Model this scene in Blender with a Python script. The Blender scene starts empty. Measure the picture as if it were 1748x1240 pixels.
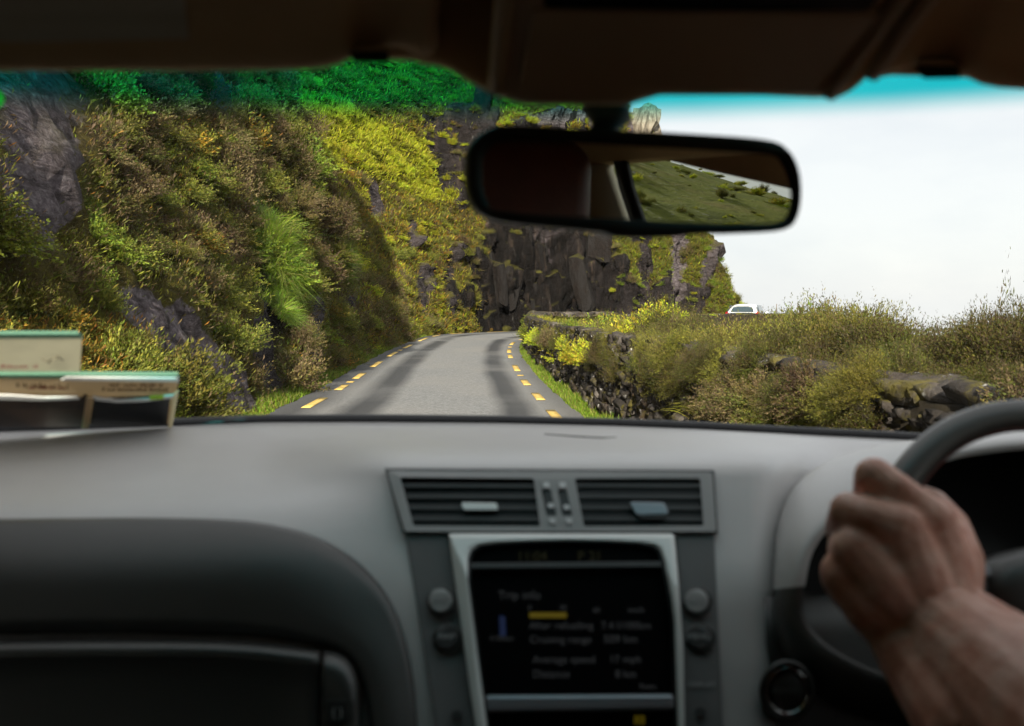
import bpy, bmesh, math, random
import numpy as np
from mathutils import Vector, Matrix, noise

random.seed(7)
rng = np.random.default_rng(7)
SC = bpy.context.scene
COL = SC.collection

# ------------------------------------------------------------------ camera
F = 1748 * 35.0 / 36.0            # focal length in photo pixels
PITCH = math.atan(95.0 / F)
CAM_Z = 1.2
cam_d = bpy.data.cameras.new('camera')
cam_d.lens, cam_d.sensor_width = 35.0, 36.0
cam_d.clip_start, cam_d.clip_end = 0.02, 9000.0
cam_d.dof.use_dof = True
cam_d.dof.focus_distance = 26.0
cam_d.dof.aperture_fstop = 6.3
cam = bpy.data.objects.new('camera', cam_d)
COL.objects.link(cam)
cam.location = (0, 0, CAM_Z)
cam.rotation_euler = (math.pi / 2 - PITCH, 0, 0)
SC.camera = cam

# ------------------------------------------------------------------ sky, sun, exposure
SUN_AZ = math.radians(184.5)        # clockwise from +Y (ahead): low behind the car, slightly to the passenger side
SUN_EL = math.radians(24)
world = bpy.data.worlds.new('World')
SC.world = world
world.use_nodes = True
nt = world.node_tree
nt.nodes.clear()
wo = nt.nodes.new('ShaderNodeOutputWorld')
sky = nt.nodes.new('ShaderNodeTexSky')
sky.sky_type = 'NISHITA'
sky.sun_disc = False
sky.sun_elevation = SUN_EL
sky.sun_rotation = SUN_AZ
bg1 = nt.nodes.new('ShaderNodeBackground'); bg1.inputs[1].default_value = 0.10
bg2 = nt.nodes.new('ShaderNodeBackground'); bg2.inputs[1].default_value = 0.55
tc = nt.nodes.new('ShaderNodeTexCoord')
mp = nt.nodes.new('ShaderNodeMapping'); mp.inputs['Scale'].default_value = (1.0, 1.0, 2.6)
nz = nt.nodes.new('ShaderNodeTexNoise')
nz.inputs['Scale'].default_value = 2.3; nz.inputs['Detail'].default_value = 7; nz.inputs['Roughness'].default_value = 0.55
rp = nt.nodes.new('ShaderNodeValToRGB')
rp.color_ramp.elements[0].position = 0.33; rp.color_ramp.elements[0].color = (0.84, 0.865, 0.91, 1)
rp.color_ramp.elements[1].position = 0.56; rp.color_ramp.elements[1].color = (1.0, 1.0, 1.0, 1)
mx = nt.nodes.new('ShaderNodeMixShader'); mx.inputs[0].default_value = 0.9
nt.links.new(tc.outputs['Generated'], mp.inputs[0]); nt.links.new(mp.outputs[0], nz.inputs['Vector'])
nt.links.new(nz.outputs['Fac'], rp.inputs[0]); nt.links.new(rp.outputs[0], bg2.inputs[0])
nt.links.new(sky.outputs[0], bg1.inputs[0])
nt.links.new(bg1.outputs[0], mx.inputs[1]); nt.links.new(bg2.outputs[0], mx.inputs[2])
nt.links.new(mx.outputs[0], wo.inputs[0])

sun_d = bpy.data.lights.new('sun', 'SUN')
sun_d.energy, sun_d.angle, sun_d.color = 5.0, math.radians(0.6), (1.0, 0.93, 0.79)
sun = bpy.data.objects.new('sun', sun_d)
COL.objects.link(sun)
to_sun = Vector((math.sin(SUN_AZ) * math.cos(SUN_EL), math.cos(SUN_AZ) * math.cos(SUN_EL), math.sin(SUN_EL)))
sun.rotation_euler = to_sun.to_track_quat('Z', 'Y').to_euler()
sun.location = to_sun * 60

SC.view_settings.view_transform = 'Standard'
SC.view_settings.look = 'None'
SC.view_settings.exposure = 0.82
SC.view_settings.gamma = 1.0
SC.view_settings.use_curve_mapping = False
SC.render.engine = 'CYCLES'
SC.cycles.use_denoising = True
SC.cycles.use_adaptive_sampling = True
SC.cycles.adaptive_threshold = 0.025
SC.cycles.max_bounces = 6
SC.cycles.diffuse_bounces = 2
SC.cycles.glossy_bounces = 3
SC.cycles.transparent_max_bounces = 16
SC.cycles.caustics_reflective = False
SC.cycles.caustics_refractive = False
SC.cycles.sample_clamp_indirect = 6.0

# ------------------------------------------------------------------ helpers: seeing
CAMV = Vector((0, 0, CAM_Z))
FWD = Vector((0, math.cos(PITCH), -math.sin(PITCH)))
UPV = Vector((0, math.sin(PITCH), math.cos(PITCH)))
RGT = Vector((1, 0, 0))
def ray(px, py):
    return FWD + RGT * ((px - 874) / F) + UPV * ((620 - py) / F)
def U(px, py, d):
    return CAMV + ray(px, py) * d
def UP(px, py, p0, n):
    r = ray(px, py)
    return CAMV + r * ((p0 - CAMV).dot(n) / r.dot(n))
def proj(p):
    v = Vector(p) - CAMV
    d = v.dot(FWD)
    if d <= 0.01: return (-9999, -9999, d)
    return (874 + F * v.dot(RGT) / d, 620 - F * v.dot(UPV) / d, d)
def interp(x, pts):
    xs = [p[0] for p in pts]; ys = [p[1] for p in pts]
    return float(np.interp(x, xs, ys))
def smooth01(a, b, x):
    t = min(1, max(0, (x - a) / (b - a)))
    return t * t * (3 - 2 * t)
def catmull(pts, n, closed=False):
    """n samples of a Catmull-Rom spline through pts (tuples), even in arc length"""
    P = np.array(pts, float)
    if closed: P = np.vstack([P[-1], P, P[0], P[1]])
    else: P = np.vstack([2 * P[0] - P[1], P, 2 * P[-1] - P[-2]])
    out = []
    for i in range(1, len(P) - 2):
        t = np.linspace(0, 1, 24, endpoint=False)[:, None]
        a, b, c, d = P[i - 1], P[i], P[i + 1], P[i + 2]
        out.append(0.5 * (2 * b + (c - a) * t + (2 * a - 5 * b + 4 * c - d) * t ** 2 + (3 * b - a - 3 * c + d) * t ** 3))
    out.append(P[-2][None, :])
    Q = np.vstack(out)
    L = np.concatenate([[0], np.cumsum(np.linalg.norm(np.diff(Q[:, :2], axis=0), axis=1))])
    s = np.linspace(0, L[-1], n, endpoint=not closed)
    return np.stack([np.interp(s, L, Q[:, k]) for k in range(Q.shape[1])], 1)

# ------------------------------------------------------------------ helpers: objects
def tag(o, label=None, cat=None, group=None, kind=None):
    if label: o['label'] = label
    if cat: o['category'] = cat
    if group: o['group'] = group
    if kind: o['kind'] = kind
    return o
def empty(name, loc=(0, 0, 0)):
    o = bpy.data.objects.new(name, None)
    o.empty_display_size = 0.05
    COL.objects.link(o); o.location = loc
    return o
def link(name, me, parent=None, mats=None, smooth=True):
    if mats:
        for m in (mats if isinstance(mats, (list, tuple)) else [mats]): me.materials.append(m)
    if smooth:
        me.polygons.foreach_set('use_smooth', [True] * len(me.polygons))
    o = bpy.data.objects.new(name, me)
    COL.objects.link(o)
    if parent is not None:
        o.parent = parent
        o.matrix_parent_inverse = Matrix.Translation(parent.location).inverted() if parent.parent is None and parent.type == 'EMPTY' else Matrix()
    return o
def mesh_from(name, verts, faces):
    me = bpy.data.meshes.new(name)
    me.from_pydata([tuple(v) for v in verts], [], faces)
    me.validate(); me.update()
    return me
def grid_mesh(name, rows, close_u=False):
    """rows: list of equally long lists of points"""
    n = len(rows[0]); v = [p for r in rows for p in r]; f = []
    for i in range(len(rows) - 1):
        for j in range(n if close_u else n - 1):
            k = (j + 1) % n
            f.append((i * n + j, i * n + k, (i + 1) * n + k, (i + 1) * n + j))
    return mesh_from(name, v, f)
def edge_split(o, deg=40):
    m = o.modifiers.new('split', 'EDGE_SPLIT'); m.split_angle = math.radians(deg)
    return o
def bevel(o, w, seg=2):
    m = o.modifiers.new('bevel', 'BEVEL'); m.width = w; m.segments = seg; m.limit_method = 'ANGLE'; m.angle_limit = math.radians(35)
    return o
def solid(o, t, off=1):
    m = o.modifiers.new('solid', 'SOLIDIFY'); m.thickness = t; m.offset = off
    return o
def tube(name, pts, rad, mat, parent=None, seg=10, cap=True):
    """round tube along pts; rad a number or list"""
    pts = [Vector(p) for p in pts]
    rr = rad if isinstance(rad, (list, tuple)) else [rad] * len(pts)
    rows = []
    up = Vector((0.13, 0.2, 0.97))
    for i, p in enumerate(pts):
        t = (pts[min(i + 1, len(pts) - 1)] - pts[max(i - 1, 0)]).normalized()
        a = t.cross(up)
        if a.length < 1e-3: a = t.cross(Vector((1, 0, 0)))
        a.normalize(); b = a.cross(t)
        rows.append([p + (a * math.cos(q) + b * math.sin(q)) * rr[i] for q in [2 * math.pi * k / seg for k in range(seg)]])
    me = grid_mesh(name, rows, True)
    if cap:
        bm = bmesh.new(); bm.from_mesh(me); bm.verts.ensure_lookup_table()
        n = len(rows)
        bm.faces.new([bm.verts[k] for k in range(seg)][::-1])
        bm.faces.new([bm.verts[(n - 1) * seg + k] for k in range(seg)])
        bm.to_mesh(me); bm.free()
    return link(name, me, parent, mat)
def box(name, lo, hi, mat, parent=None, bev=0.004):
    bm = bmesh.new(); bmesh.ops.create_cube(bm, size=1)
    for v in bm.verts:
        v.co = Vector([(lo[k] + hi[k]) / 2 + v.co[k] * (hi[k] - lo[k]) for k in range(3)])
    me = bpy.data.meshes.new(name); bm.to_mesh(me); bm.free()
    o = link(name, me, parent, mat, smooth=False)
    if bev: bevel(o, bev)
    return o
def slab(name, front, back_off, mat, parent=None, bev=0.0, smooth=False):
    """a plate: front = list of 3D points (outline), pushed back by vector back_off"""
    bm = bmesh.new()
    a = [bm.verts.new(p) for p in front]
    b = [bm.verts.new(Vector(p) + Vector(back_off)) for p in front]
    n = len(a)
    bm.faces.new(a); bm.faces.new(b[::-1])
    for i in range(n):
        bm.faces.new((a[i], b[i], b[(i + 1) % n], a[(i + 1) % n]))
    bmesh.ops.recalc_face_normals(bm, faces=bm.faces)
    me = bpy.data.meshes.new(name); bm.to_mesh(me); bm.free()
    o = link(name, me, parent, mat, smooth=smooth)
    if bev: bevel(o, bev, 2)
    return o
def text(name, s, origin, right, up, size, mat, parent, align='LEFT', thick=0.0004):
    cu = bpy.data.curves.new(name, 'FONT'); cu.body = s; cu.size = 1.0; cu.align_x = align; cu.extrude = thick / size
    tmp = bpy.data.objects.new(name + '_tmp', cu)
    me = bpy.data.meshes.new_from_object(tmp)
    bpy.data.objects.remove(tmp); bpy.data.curves.remove(cu)
    right = Vector(right).normalized(); up = Vector(up); up = (up - right * up.dot(right)).normalized()
    nn = right.cross(up)
    M = Matrix(((right.x * size, up.x * size, nn.x * size, origin[0]), (right.y * size, up.y * size, nn.y * size, origin[1]),
                (right.z * size, up.z * size, nn.z * size, origin[2]), (0, 0, 0, 1)))
    me.transform(M); me.materials.clear()
    return link(name, me, parent, mat, smooth=False)

# ------------------------------------------------------------------ helpers: materials
class NB:
    def __init__(s, name):
        s.m = bpy.data.materials.new(name); s.m.use_nodes = True
        s.t = s.m.node_tree; s.t.nodes.clear()
        s.out = s.n('ShaderNodeOutputMaterial')
    def n(s, typ, **kw):
        nd = s.t.nodes.new(typ)
        for k, v in kw.items(): setattr(nd, k, v)
        return nd
    def l(s, a, b): s.t.links.new(a, b)
    def noise(s, scale, detail=4, rough=0.55, vec=None, stretch=None, dist=0.0):
        nd = s.n('ShaderNodeTexNoise'); nd.inputs['Scale'].default_value = scale
        nd.inputs['Detail'].default_value = detail; nd.inputs['Roughness'].default_value = rough
        nd.inputs['Distortion'].default_value = dist
        if vec is None:
            vec = s.n('ShaderNodeTexCoord').outputs['Object']
        if stretch:
            mpn = s.n('ShaderNodeMapping'); mpn.inputs['Scale'].default_value = stretch
            s.l(vec, mpn.inputs[0]); vec = mpn.outputs[0]
        s.l(vec, nd.inputs['Vector'])
        return nd.outputs['Fac']
    def ramp(s, fac, stops):
        r = s.n('ShaderNodeValToRGB')
        el = r.color_ramp.elements
        while len(el) < len(stops): el.new(0.5)
        for e, (p, c) in zip(el, stops):
            e.position = p; e.color = (c[0], c[1], c[2], 1) if len(c) == 3 else c
        s.l(fac, r.inputs[0]); return r.outputs[0]
    def mix(s, fac, a, b, typ='MIX'):
        m = s.n('ShaderNodeMix', data_type='RGBA', blend_type=typ)
        for sock, v in ((m.inputs[0], fac), (m.inputs[6], a), (m.inputs[7], b)):
            if hasattr(v, 'links'): s.l(v, sock)
            else: sock.default_value = v if isinstance(v, (int, float)) else (v[0], v[1], v[2], 1)
        return m.outputs[2]
    def bsdf(s, color, rough=0.6, spec=0.5, metal=0.0, bump=None, bstr=0.3, bdist=0.02, coat=0.0):
        b = s.n('ShaderNodeBsdfPrincipled')
        for sock, v in (('Base Color', color), ('Roughness', rough), ('Metallic', metal), ('Specular IOR Level', spec), ('Coat Weight', coat)):
            if hasattr(v, 'links'): s.l(v, b.inputs[sock])
            else: b.inputs[sock].default_value = v if isinstance(v, (int, float)) else (v[0], v[1], v[2], 1)
        if bump is not None:
            bp = s.n('ShaderNodeBump'); bp.inputs['Strength'].default_value = bstr; bp.inputs['Distance'].default_value = bdist
            s.l(bump, bp.inputs['Height']); s.l(bp.outputs[0], b.inputs['Normal'])
        return b
    def done(s, b): s.l(b.outputs[0], s.out.inputs[0]); return s.m

def plain(name, color, rough=0.5, spec=0.5, metal=0.0, grain=0.0, gscale=400, var=0.12, coat=0.0):
    b = NB(name)
    c = b.ramp(b.noise(14, 5), [(0.3, [x * (1 - var) for x in color]), (0.7, [min(1, x * (1 + var)) for x in color])])
    bump = b.noise(gscale, 2) if grain else None
    return b.done(b.bsdf(c, rough, spec, metal, bump, grain, 0.0015, coat))

def emit(name, color, strength, base=(0.01, 0.01, 0.01)):
    b = NB(name); p = b.bsdf(base, 0.4)
    p.inputs['Emission Color'].default_value = (*color, 1); p.inputs['Emission Strength'].default_value = strength
    return b.done(p)

def leafmat(name, trans=0.3, hue=0.5):
    b = NB(name)
    at = b.n('ShaderNodeAttribute'); at.attribute_name = 'Col'
    oi = b.n('ShaderNodeObjectInfo')
    hs = b.n('ShaderNodeHueSaturation')
    m1 = b.n('ShaderNodeMapRange'); m1.inputs[3].default_value = 0.485; m1.inputs[4].default_value = 0.515
    m2 = b.n('ShaderNodeMapRange'); m2.inputs[3].default_value = 0.75; m2.inputs[4].default_value = 1.25
    b.l(oi.outputs['Random'], m1.inputs[0]); b.l(oi.outputs['Random'], m2.inputs[0])
    b.l(m1.outputs[0], hs.inputs['Hue']); b.l(m2.outputs[0], hs.inputs['Value']); b.l(at.outputs['Color'], hs.inputs['Color'])
    p = b.bsdf(hs.outputs[0], 0.6, 0.25)
    tr = b.n('ShaderNodeBsdfTranslucent'); b.l(hs.outputs[0], tr.inputs[0])
    ms = b.n('ShaderNodeMixShader'); ms.inputs[0].default_value = trans
    b.l(p.outputs[0], ms.inputs[1]); b.l(tr.outputs[0], ms.inputs[2]); b.l(ms.outputs[0], b.out.inputs[0])
    return b.m
M_LEAF = leafmat('foliage')

def thin_glass(name, tint=(1, 1, 1), refl=0.03, band=None):
    b = NB(name)
    tr = b.n('ShaderNodeBsdfTransparent'); tr.inputs[0].default_value = (*tint, 1)
    if band:
        geo = b.n('ShaderNodeNewGeometry'); sx = b.n('ShaderNodeSeparateXYZ'); b.l(geo.outputs['Position'], sx.inputs[0])
        mr = b.n('ShaderNodeMapRange', interpolation_type='SMOOTHSTEP')
        mr.inputs[1].default_value, mr.inputs[2].default_value = band[0], band[1]
        b.l(sx.outputs['Z'], mr.inputs[0])
        c = b.mix(mr.outputs[0], tint, band[2]); b.l(c, tr.inputs[0])
    gl = b.n('ShaderNodeBsdfGlossy'); gl.inputs['Roughness'].default_value = 0.0
    ms = b.n('ShaderNodeMixShader'); ms.inputs[0].default_value = refl
    b.l(tr.outputs[0], ms.inputs[1]); b.l(gl.outputs[0], ms.inputs[2]); b.l(ms.outputs[0], b.out.inputs[0])
    return b.m

# ================================================================== THE ROAD AND THE GROUND
RLINE = catmull([(1.75, -14), (1.55, -5), (1.22, 0), (0.82, 5), (0.475, 10.9), (0.34, 13.4), (0.2, 16), (0.07, 19.8), (-0.06, 25), (-0.07, 29), (0.02, 33), (0.3, 36.6),
                 (1.2, 40.2), (3.2, 43.6), (7, 46.4), (12, 48.4), (25, 51.5), (40, 53)], 700)
LLINE = catmull([(-1.6, -14), (-1.75, -5), (-1.95, 0), (-2.15, 5), (-2.42, 11), (-2.5, 14), (-2.64, 17), (-2.82, 20.4), (-3.06, 25.8), (-3.2, 31.4), (-3.3, 37), (-3.2, 41.5),
                 (-2.4, 45.5), (-0.4, 48.8), (3, 51.2), (7, 52.8), (12, 54), (25, 56.3), (40, 57.5)], 700)
WALL = catmull([(2.45, -12), (2.25, -5), (1.95, 0), (1.62, 4), (1.3, 8), (1.05, 10.6), (0.92, 12.4), (0.74, 16.3), (0.52, 21.5), (0.4, 28), (0.42, 33), (0.62, 36.4),
                (1.5, 39.4), (3.4, 42.4), (7, 45.0), (12, 47.0), (25, 49.8), (40, 51.2)], 900)
HILL_CTL = [  # x, y, horizontal run per metre of rise, height of the top
    (-2.3, -26, .6, 7), (-2.35, -16, .6, 8), (-2.45, -8, .55, 9), (-2.6, -2, .5, 11), (-2.7, 3, .48, 13), (-2.8, 6, .48, 14), (-2.95, 10.7, .50, 14), (-3.1, 13.2, .42, 14), (-3.32, 17.7, .31, 14), (-3.58, 22, .29, 15),
    (-3.78, 27, .42, 16), (-3.9, 33, .55, 17), (-4.0, 39, .55, 17), (-3.7, 43.5, .5, 17), (-2.4, 47.8, .42, 17), (-0.6, 51, .22, 16), (1.6, 53.2, .12, 15), (5, 55, .13, 13.6),
    (8, 56.2, .2, 12.4), (10, 56.9, .24, 9.4), (12, 57.6, .2, 5.6), (13.2, 58.8, .2, 2.4), (14.5, 61.5, .3, 1.3), (16, 67, .3, 1.0)]

def offset_line(L, o):
    d = np.gradient(L[:, :2], axis=0); d /= np.linalg.norm(d, axis=1)[:, None]
    n = np.stack([-d[:, 1], d[:, 0]], 1)
    return L[:, :2] + n * o

# asphalt
b = NB('asphalt')
geo = b.n('ShaderNodeNewGeometry')
uvn = b.n('ShaderNodeUVMap'); uvn.uv_map = 'road'
sx = b.n('ShaderNodeSeparateXYZ'); b.l(uvn.outputs[0], sx.inputs[0])
speck = b.noise(90, 3, 0.7, geo.outputs['Position'])
patch = b.noise(0.55, 5, 0.6, geo.outputs['Position'], (1.0, 0.45, 1.0))
speck2 = b.noise(28, 4, 0.75, geo.outputs['Position'], (1.0, .5, 1.0))
c0 = b.ramp(speck, [(0.25, (0.12, 0.119, 0.120)), (0.6, (0.255, 0.253, 0.25)), (0.85, (0.42, 0.415, 0.405))])
c0 = b.mix(1.0, c0, b.ramp(speck2, [(0.3, (.58,) * 3), (0.7, (1.38,) * 3)]), 'MULTIPLY')
c1 = b.mix(b.ramp(patch, [(0.42, (0, 0, 0)), (0.68, (0.55, 0.55, 0.55))]), c0, (0.27, 0.25, 0.23))
wob = b.noise(0.35, 3, 0.5, geo.outputs['Position'])
add = b.n('ShaderNodeMath', operation='MULTIPLY_ADD'); b.l(wob, add.inputs[0]); add.inputs[1].default_value = 0.05; b.l(sx.outputs['X'], add.inputs[2])
tr = b.ramp(add.outputs[0], [(0.0, (0.55,) * 3), (0.10, (0.65,) * 3), (0.21, (0.1,) * 3), (0.29, (0.75,) * 3), (0.35, (0.7,) * 3), (0.41, (0.0,) * 3), (0.74, (0,) * 3), (0.80, (0.75,) * 3), (0.85, (0.7,) * 3), (0.91, (0.05,) * 3), (1.0, (0.3,) * 3)])
brk = b.ramp(b.noise(0.22, 3, 0.6, geo.outputs['Position']), [(0.30, (0.35,) * 3), (0.5, (1,) * 3)])
fac = b.mix(1.0, b.mix(1.0, tr, (1.25, 1.25, 1.25), 'MULTIPLY'), brk, 'MULTIPLY')
c2 = b.mix(fac, c1, (0.035, 0.035, 0.038))
M_ASPH = b.done(b.bsdf(c2, 0.68, 0.35, 0, speck2, 0.7, 0.012))
n = len(RLINE)
Redge = offset_line(RLINE, -0.30); Ledge = offset_line(LLINE, 0.33)
rows = []
for k in range(9):
    t = k / 8
    w = 0.02 * math.sin(math.pi * t)
    rows.append([(Ledge[i, 0] * (1 - t) + Redge[i, 0] * t + ((0.07 * noise.noise((Ledge[i, 0], Ledge[i, 1] * 1.3, k)) + .04 * noise.noise((0, Ledge[i, 1] * 5, k))) if k in (0, 8) else 0),
                  Ledge[i, 1] * (1 - t) + Redge[i, 1] * t, w) for i in range(n)])
me = grid_mesh('road', rows)
uv = me.uv_layers.new(name='road')
for lp in me.loops:
    vi = lp.vertex_index
    uv.data[lp.index].uv = ((vi // n) / 8, (vi % n) / n)
road = link('road', me, None, M_ASPH)
road.data.flip_normals()
tag(road, 'grey narrow asphalt road bending round the cliff', 'road', kind='structure')

# dashed yellow edge lines: each dash is a piece of its own
b = NB('yellow_road_paint')
wear = b.noise(35, 4, 0.7)
M_YEL = b.done(b.bsdf(b.ramp(wear, [(0.32, (0.30, 0.22, 0.08)), (0.45, (0.78, 0.52, 0.13)), (0.8, (0.86, 0.60, 0.18))]), 0.6, 0.4))
def line_depths(L):
    return np.concatenate([[0], np.cumsum(np.linalg.norm(np.diff(L[:, :2], axis=0), axis=1))])
def dash(L, s0, s1, w=0.055):
    S = line_depths(L)
    pa, pb = [], []
    for s in np.linspace(s0, s1, 5):
        x, y = np.interp(s, S, L[:, 0]), np.interp(s, S, L[:, 1])
        x2, y2 = np.interp(s + .05, S, L[:, 0]), np.interp(s + .05, S, L[:, 1])
        d = Vector((x2 - x, y2 - y, 0)).normalized(); nn = Vector((-d.y, d.x, 0))
        pa.append(Vector((x, y, 0.013)) + nn * w); pb.append(Vector((x, y, 0.013)) - nn * w)
    me = grid_mesh('edge_line_dash', [pa, pb])
    o = link('edge_line_dash', me, road, M_YEL); solid(o, 0.004, 0)
def s_at(L, y):
    return float(np.interp(y, L[:250, 1], line_depths(L)[:250])) if y < 20 else float(np.interp(y, L[:440, 1], line_depths(L)[:440]))
# left line: the dashes seen ahead (start, end in metres along y), then on round the bend
for a, c in [(4.3, 5.6), (6.6, 7.9), (9.0, 10.3), (11.75, 13.05), (14.3, 15.3), (15.75, 16.0), (16.6, 18.0), (19.9, 21.9), (24.2, 26.6), (27.4, 27.9), (29.0, 31.6), (35.2, 39.0)]:
    dash(LLINE, s_at(LLINE, a), s_at(LLINE, c))
for a, c in [(4.1, 5.3), (6.4, 7.6), (8.6, 9.5), (10.45, 11.5), (12.75, 13.8), (15.2, 16.35), (17.3, 17.5), (18.6, 20.5), (23.4, 25.0), (26.2, 28.2), (29.6, 30.2), (31.6, 34.0)]:
    dash(RLINE, s_at(RLINE, a), s_at(RLINE, c))
SL, SR = line_depths(LLINE)[-1], line_depths(RLINE)[-1]
for k in range(9):
    s0 = s_at(LLINE, 41.0) + 3.6 * k; dash(LLINE, s0, s0 + 1.6)
    s0 = s_at(RLINE, 36.5) + 3.4 * k; dash(RLINE, s0, s0 + 1.5)

# ground: one sheet that falls away into the valley beyond the wall
def wall_x(y):
    i = int(np.argmin(np.abs(WALL[:, 1] - y))) if y < 38 else int(np.argmin(np.abs(WALL[:, 1] - min(y, 51))))
    return WALL[i, 0]
WXY = WALL[::8, :2]
wd = np.gradient(WXY, axis=0); wd /= np.linalg.norm(wd, axis=1)[:, None]
def ground_z(x, y):
    i = int(np.argmin((WXY[:, 0] - x) ** 2 + (WXY[:, 1] - y) ** 2))
    rx, ry = x - WXY[i, 0], y - WXY[i, 1]
    side = rx * wd[i, 1] - ry * wd[i, 0]         # > 0 on the valley side
    side = max(side, math.hypot(max(0, x - 41), max(0, -14 - y)) - 8 if x > 2 else 0)
    z = -0.035
    if side > 0.5: z -= 0.12 * min(side - 0.5, 12) + 0.09 * max(0, side - 12.5)
    if x > 18: z -= .07 * (x - 18)
    if x < -60 or y > 90 or y < -40: z -= 0.07 * max(-60 - x, y - 90, -40 - y, 0)
    return z
xs = np.concatenate([-np.geomspace(3000, 12, 14), np.linspace(-9, 16, 64), np.geomspace(18, 3000, 24)])
ys = np.concatenate([-np.geomspace(3000, 20, 12), np.linspace(-16, 70, 110), np.geomspace(76, 3000, 18)])
rows = [[(x, y, ground_z(x, y)) for x in xs] for y in ys]
b = NB('ground_soil_and_grass')
geo = b.n('ShaderNodeNewGeometry')
n1 = b.noise(1.7, 6, 0.65, geo.outputs['Position']); n2 = b.noise(23, 4, 0.7, geo.outputs['Position'])
cg = b.mix(n2, b.ramp(n1, [(0.3, (0.055, 0.075, 0.012)), (0.55, (0.10, 0.12, 0.018)), (0.75, (0.12, 0.09, 0.03))]), (0.05, 0.04, 0.02))
M_GROUND = b.done(b.bsdf(cg, 0.9, 0.2, 0, n2, 0.8, 0.05))
ground = link('ground', grid_mesh('ground', rows), None, M_GROUND)
tag(ground, 'grassy ground falling away to the valley beyond the wall', 'ground', kind='structure')

# ================================================================== THE HILLSIDE AND THE CLIFF
NS = 640
H = catmull(HILL_CTL, NS)
hd = np.gradient(H[:, :2], axis=0); hd /= np.linalg.norm(hd, axis=1)[:, None]
for _ in range(6): hd[1:-1] = (hd[:-2] + 2 * hd[1:-1] + hd[2:]) / 4
hd /= np.linalg.norm(hd, axis=1)[:, None]
HN = np.stack([-hd[:, 1], hd[:, 0]], 1)
TZ = np.concatenate([np.linspace(-0.06, 3.0, 27), np.linspace(3.13, 17, 74), np.linspace(17.8, 23, 7)])
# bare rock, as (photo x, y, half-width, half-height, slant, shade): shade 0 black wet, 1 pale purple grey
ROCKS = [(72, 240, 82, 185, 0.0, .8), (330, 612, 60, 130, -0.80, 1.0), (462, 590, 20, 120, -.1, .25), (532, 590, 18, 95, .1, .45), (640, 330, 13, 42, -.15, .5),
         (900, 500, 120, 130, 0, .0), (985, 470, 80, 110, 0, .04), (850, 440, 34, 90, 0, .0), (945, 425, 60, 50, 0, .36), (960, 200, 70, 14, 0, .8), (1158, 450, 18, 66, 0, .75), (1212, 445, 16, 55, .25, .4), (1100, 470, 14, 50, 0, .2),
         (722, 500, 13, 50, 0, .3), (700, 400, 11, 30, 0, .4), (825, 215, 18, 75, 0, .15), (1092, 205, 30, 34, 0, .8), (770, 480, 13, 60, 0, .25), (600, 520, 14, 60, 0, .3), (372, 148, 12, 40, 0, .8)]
def rock_at(px, py, jit):
    best, sh = 0.0, 0.5
    for (cx, cy, rx, ry, sl, shade) in ROCKS:
        dy = py - cy; dx = px - cx + sl * dy
        q = math.hypot(dx / rx, dy / ry) + jit * 0.55
        v = 1 - smooth01(0.75, 1.12, q)
        if v > best: best, sh = v, shade
    return best, sh
rows, rockv, shadev = [], [], []
for i in range(NS):
    bx, by, k, zt = H[i]
    nx, ny = HN[i]
    row = []
    for j, z in enumerate(TZ):
        zz = min(z, zt); over = max(0, z - zt)
        run = k * zz - 0.10 * min(zz, 1.0)
        q = Vector((bx, by, zz))
        # big swells of the slope
        run += 0.55 * noise.noise(Vector((bx * .22, by * .22, zz * .16))) * smooth01(0, 2.5, zz)
        # gully left of the cliff
        g = math.exp(-((bx + 0.9) / 0.9) ** 2) if by > 46 else 0
        run += 1.1 * g * smooth01(3, 7, zz)
        # spur that juts out before the bend
        run -= 0.35 * math.exp(-((by - 21.5) / 2.2) ** 2) * smooth01(0.5, 3, zz)
        p = Vector((bx + nx * run, by + ny * run, zz))
        px, py, d = proj(p)
        jit = noise.fractal(p * 0.9, 1.0, 2.0, 4)
        rk, sh = rock_at(px, py, jit) if d > 3 else (0.0, .5)
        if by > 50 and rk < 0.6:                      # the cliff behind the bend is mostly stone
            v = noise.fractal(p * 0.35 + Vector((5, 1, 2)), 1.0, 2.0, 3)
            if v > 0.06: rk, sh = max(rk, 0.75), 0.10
        soft = noise.fractal(p * 0.8 + Vector((3, 7, 1)), 1.0, 2.0, 4) * 0.30 + 0.10 * noise.noise(p * 3.1)
        st = Vector((p.x * 1.5, p.y * 1.5, p.z * 0.8)) if by < 46 else Vector((p.x * 1.0, p.y * 1.0, p.z * 0.34))
        vd, vp = noise.voronoi(st)
        blk = noise.noise(vp[0] * 3.7) * (0.13 if by < 46 else 1.15) + 0.10 * min(vd[1] - vd[0], .5)
        vd2, vp2 = noise.voronoi(st * 2.7)
        blk += noise.noise(vp2[0] * 2.9) * (0.06 if by < 46 else 0.42)
        dd = (soft * (1 - rk) + (blk - 0.06) * rk) * smooth01(-0.1, 0.5, zz)
        p = p - Vector((nx, ny, 0)) * dd + Vector((0, 0, 0.35 * dd))
        if over > 0:
            p = p + Vector((nx, ny, 0)) * over * 1.6 + Vector((0, 0, 0.12 * over))
        row.append(p); rockv.append(rk); shadev.append(sh)
    rows.append(row)
SPLIT = next(i for i in range(NS) if H[i, 1] > 50.0)
b = NB('hillside_rock_and_moss')
geo = b.n('ShaderNodeNewGeometry')
ar = b.n('ShaderNodeAttribute'); ar.attribute_name = 'rock'
ash = b.n('ShaderNodeAttribute'); ash.attribute_name = 'shade'
big = b.noise(0.9, 6, 0.6, geo.outputs['Position']); fine = b.noise(14, 6, 0.7, geo.outputs['Position'])
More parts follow.
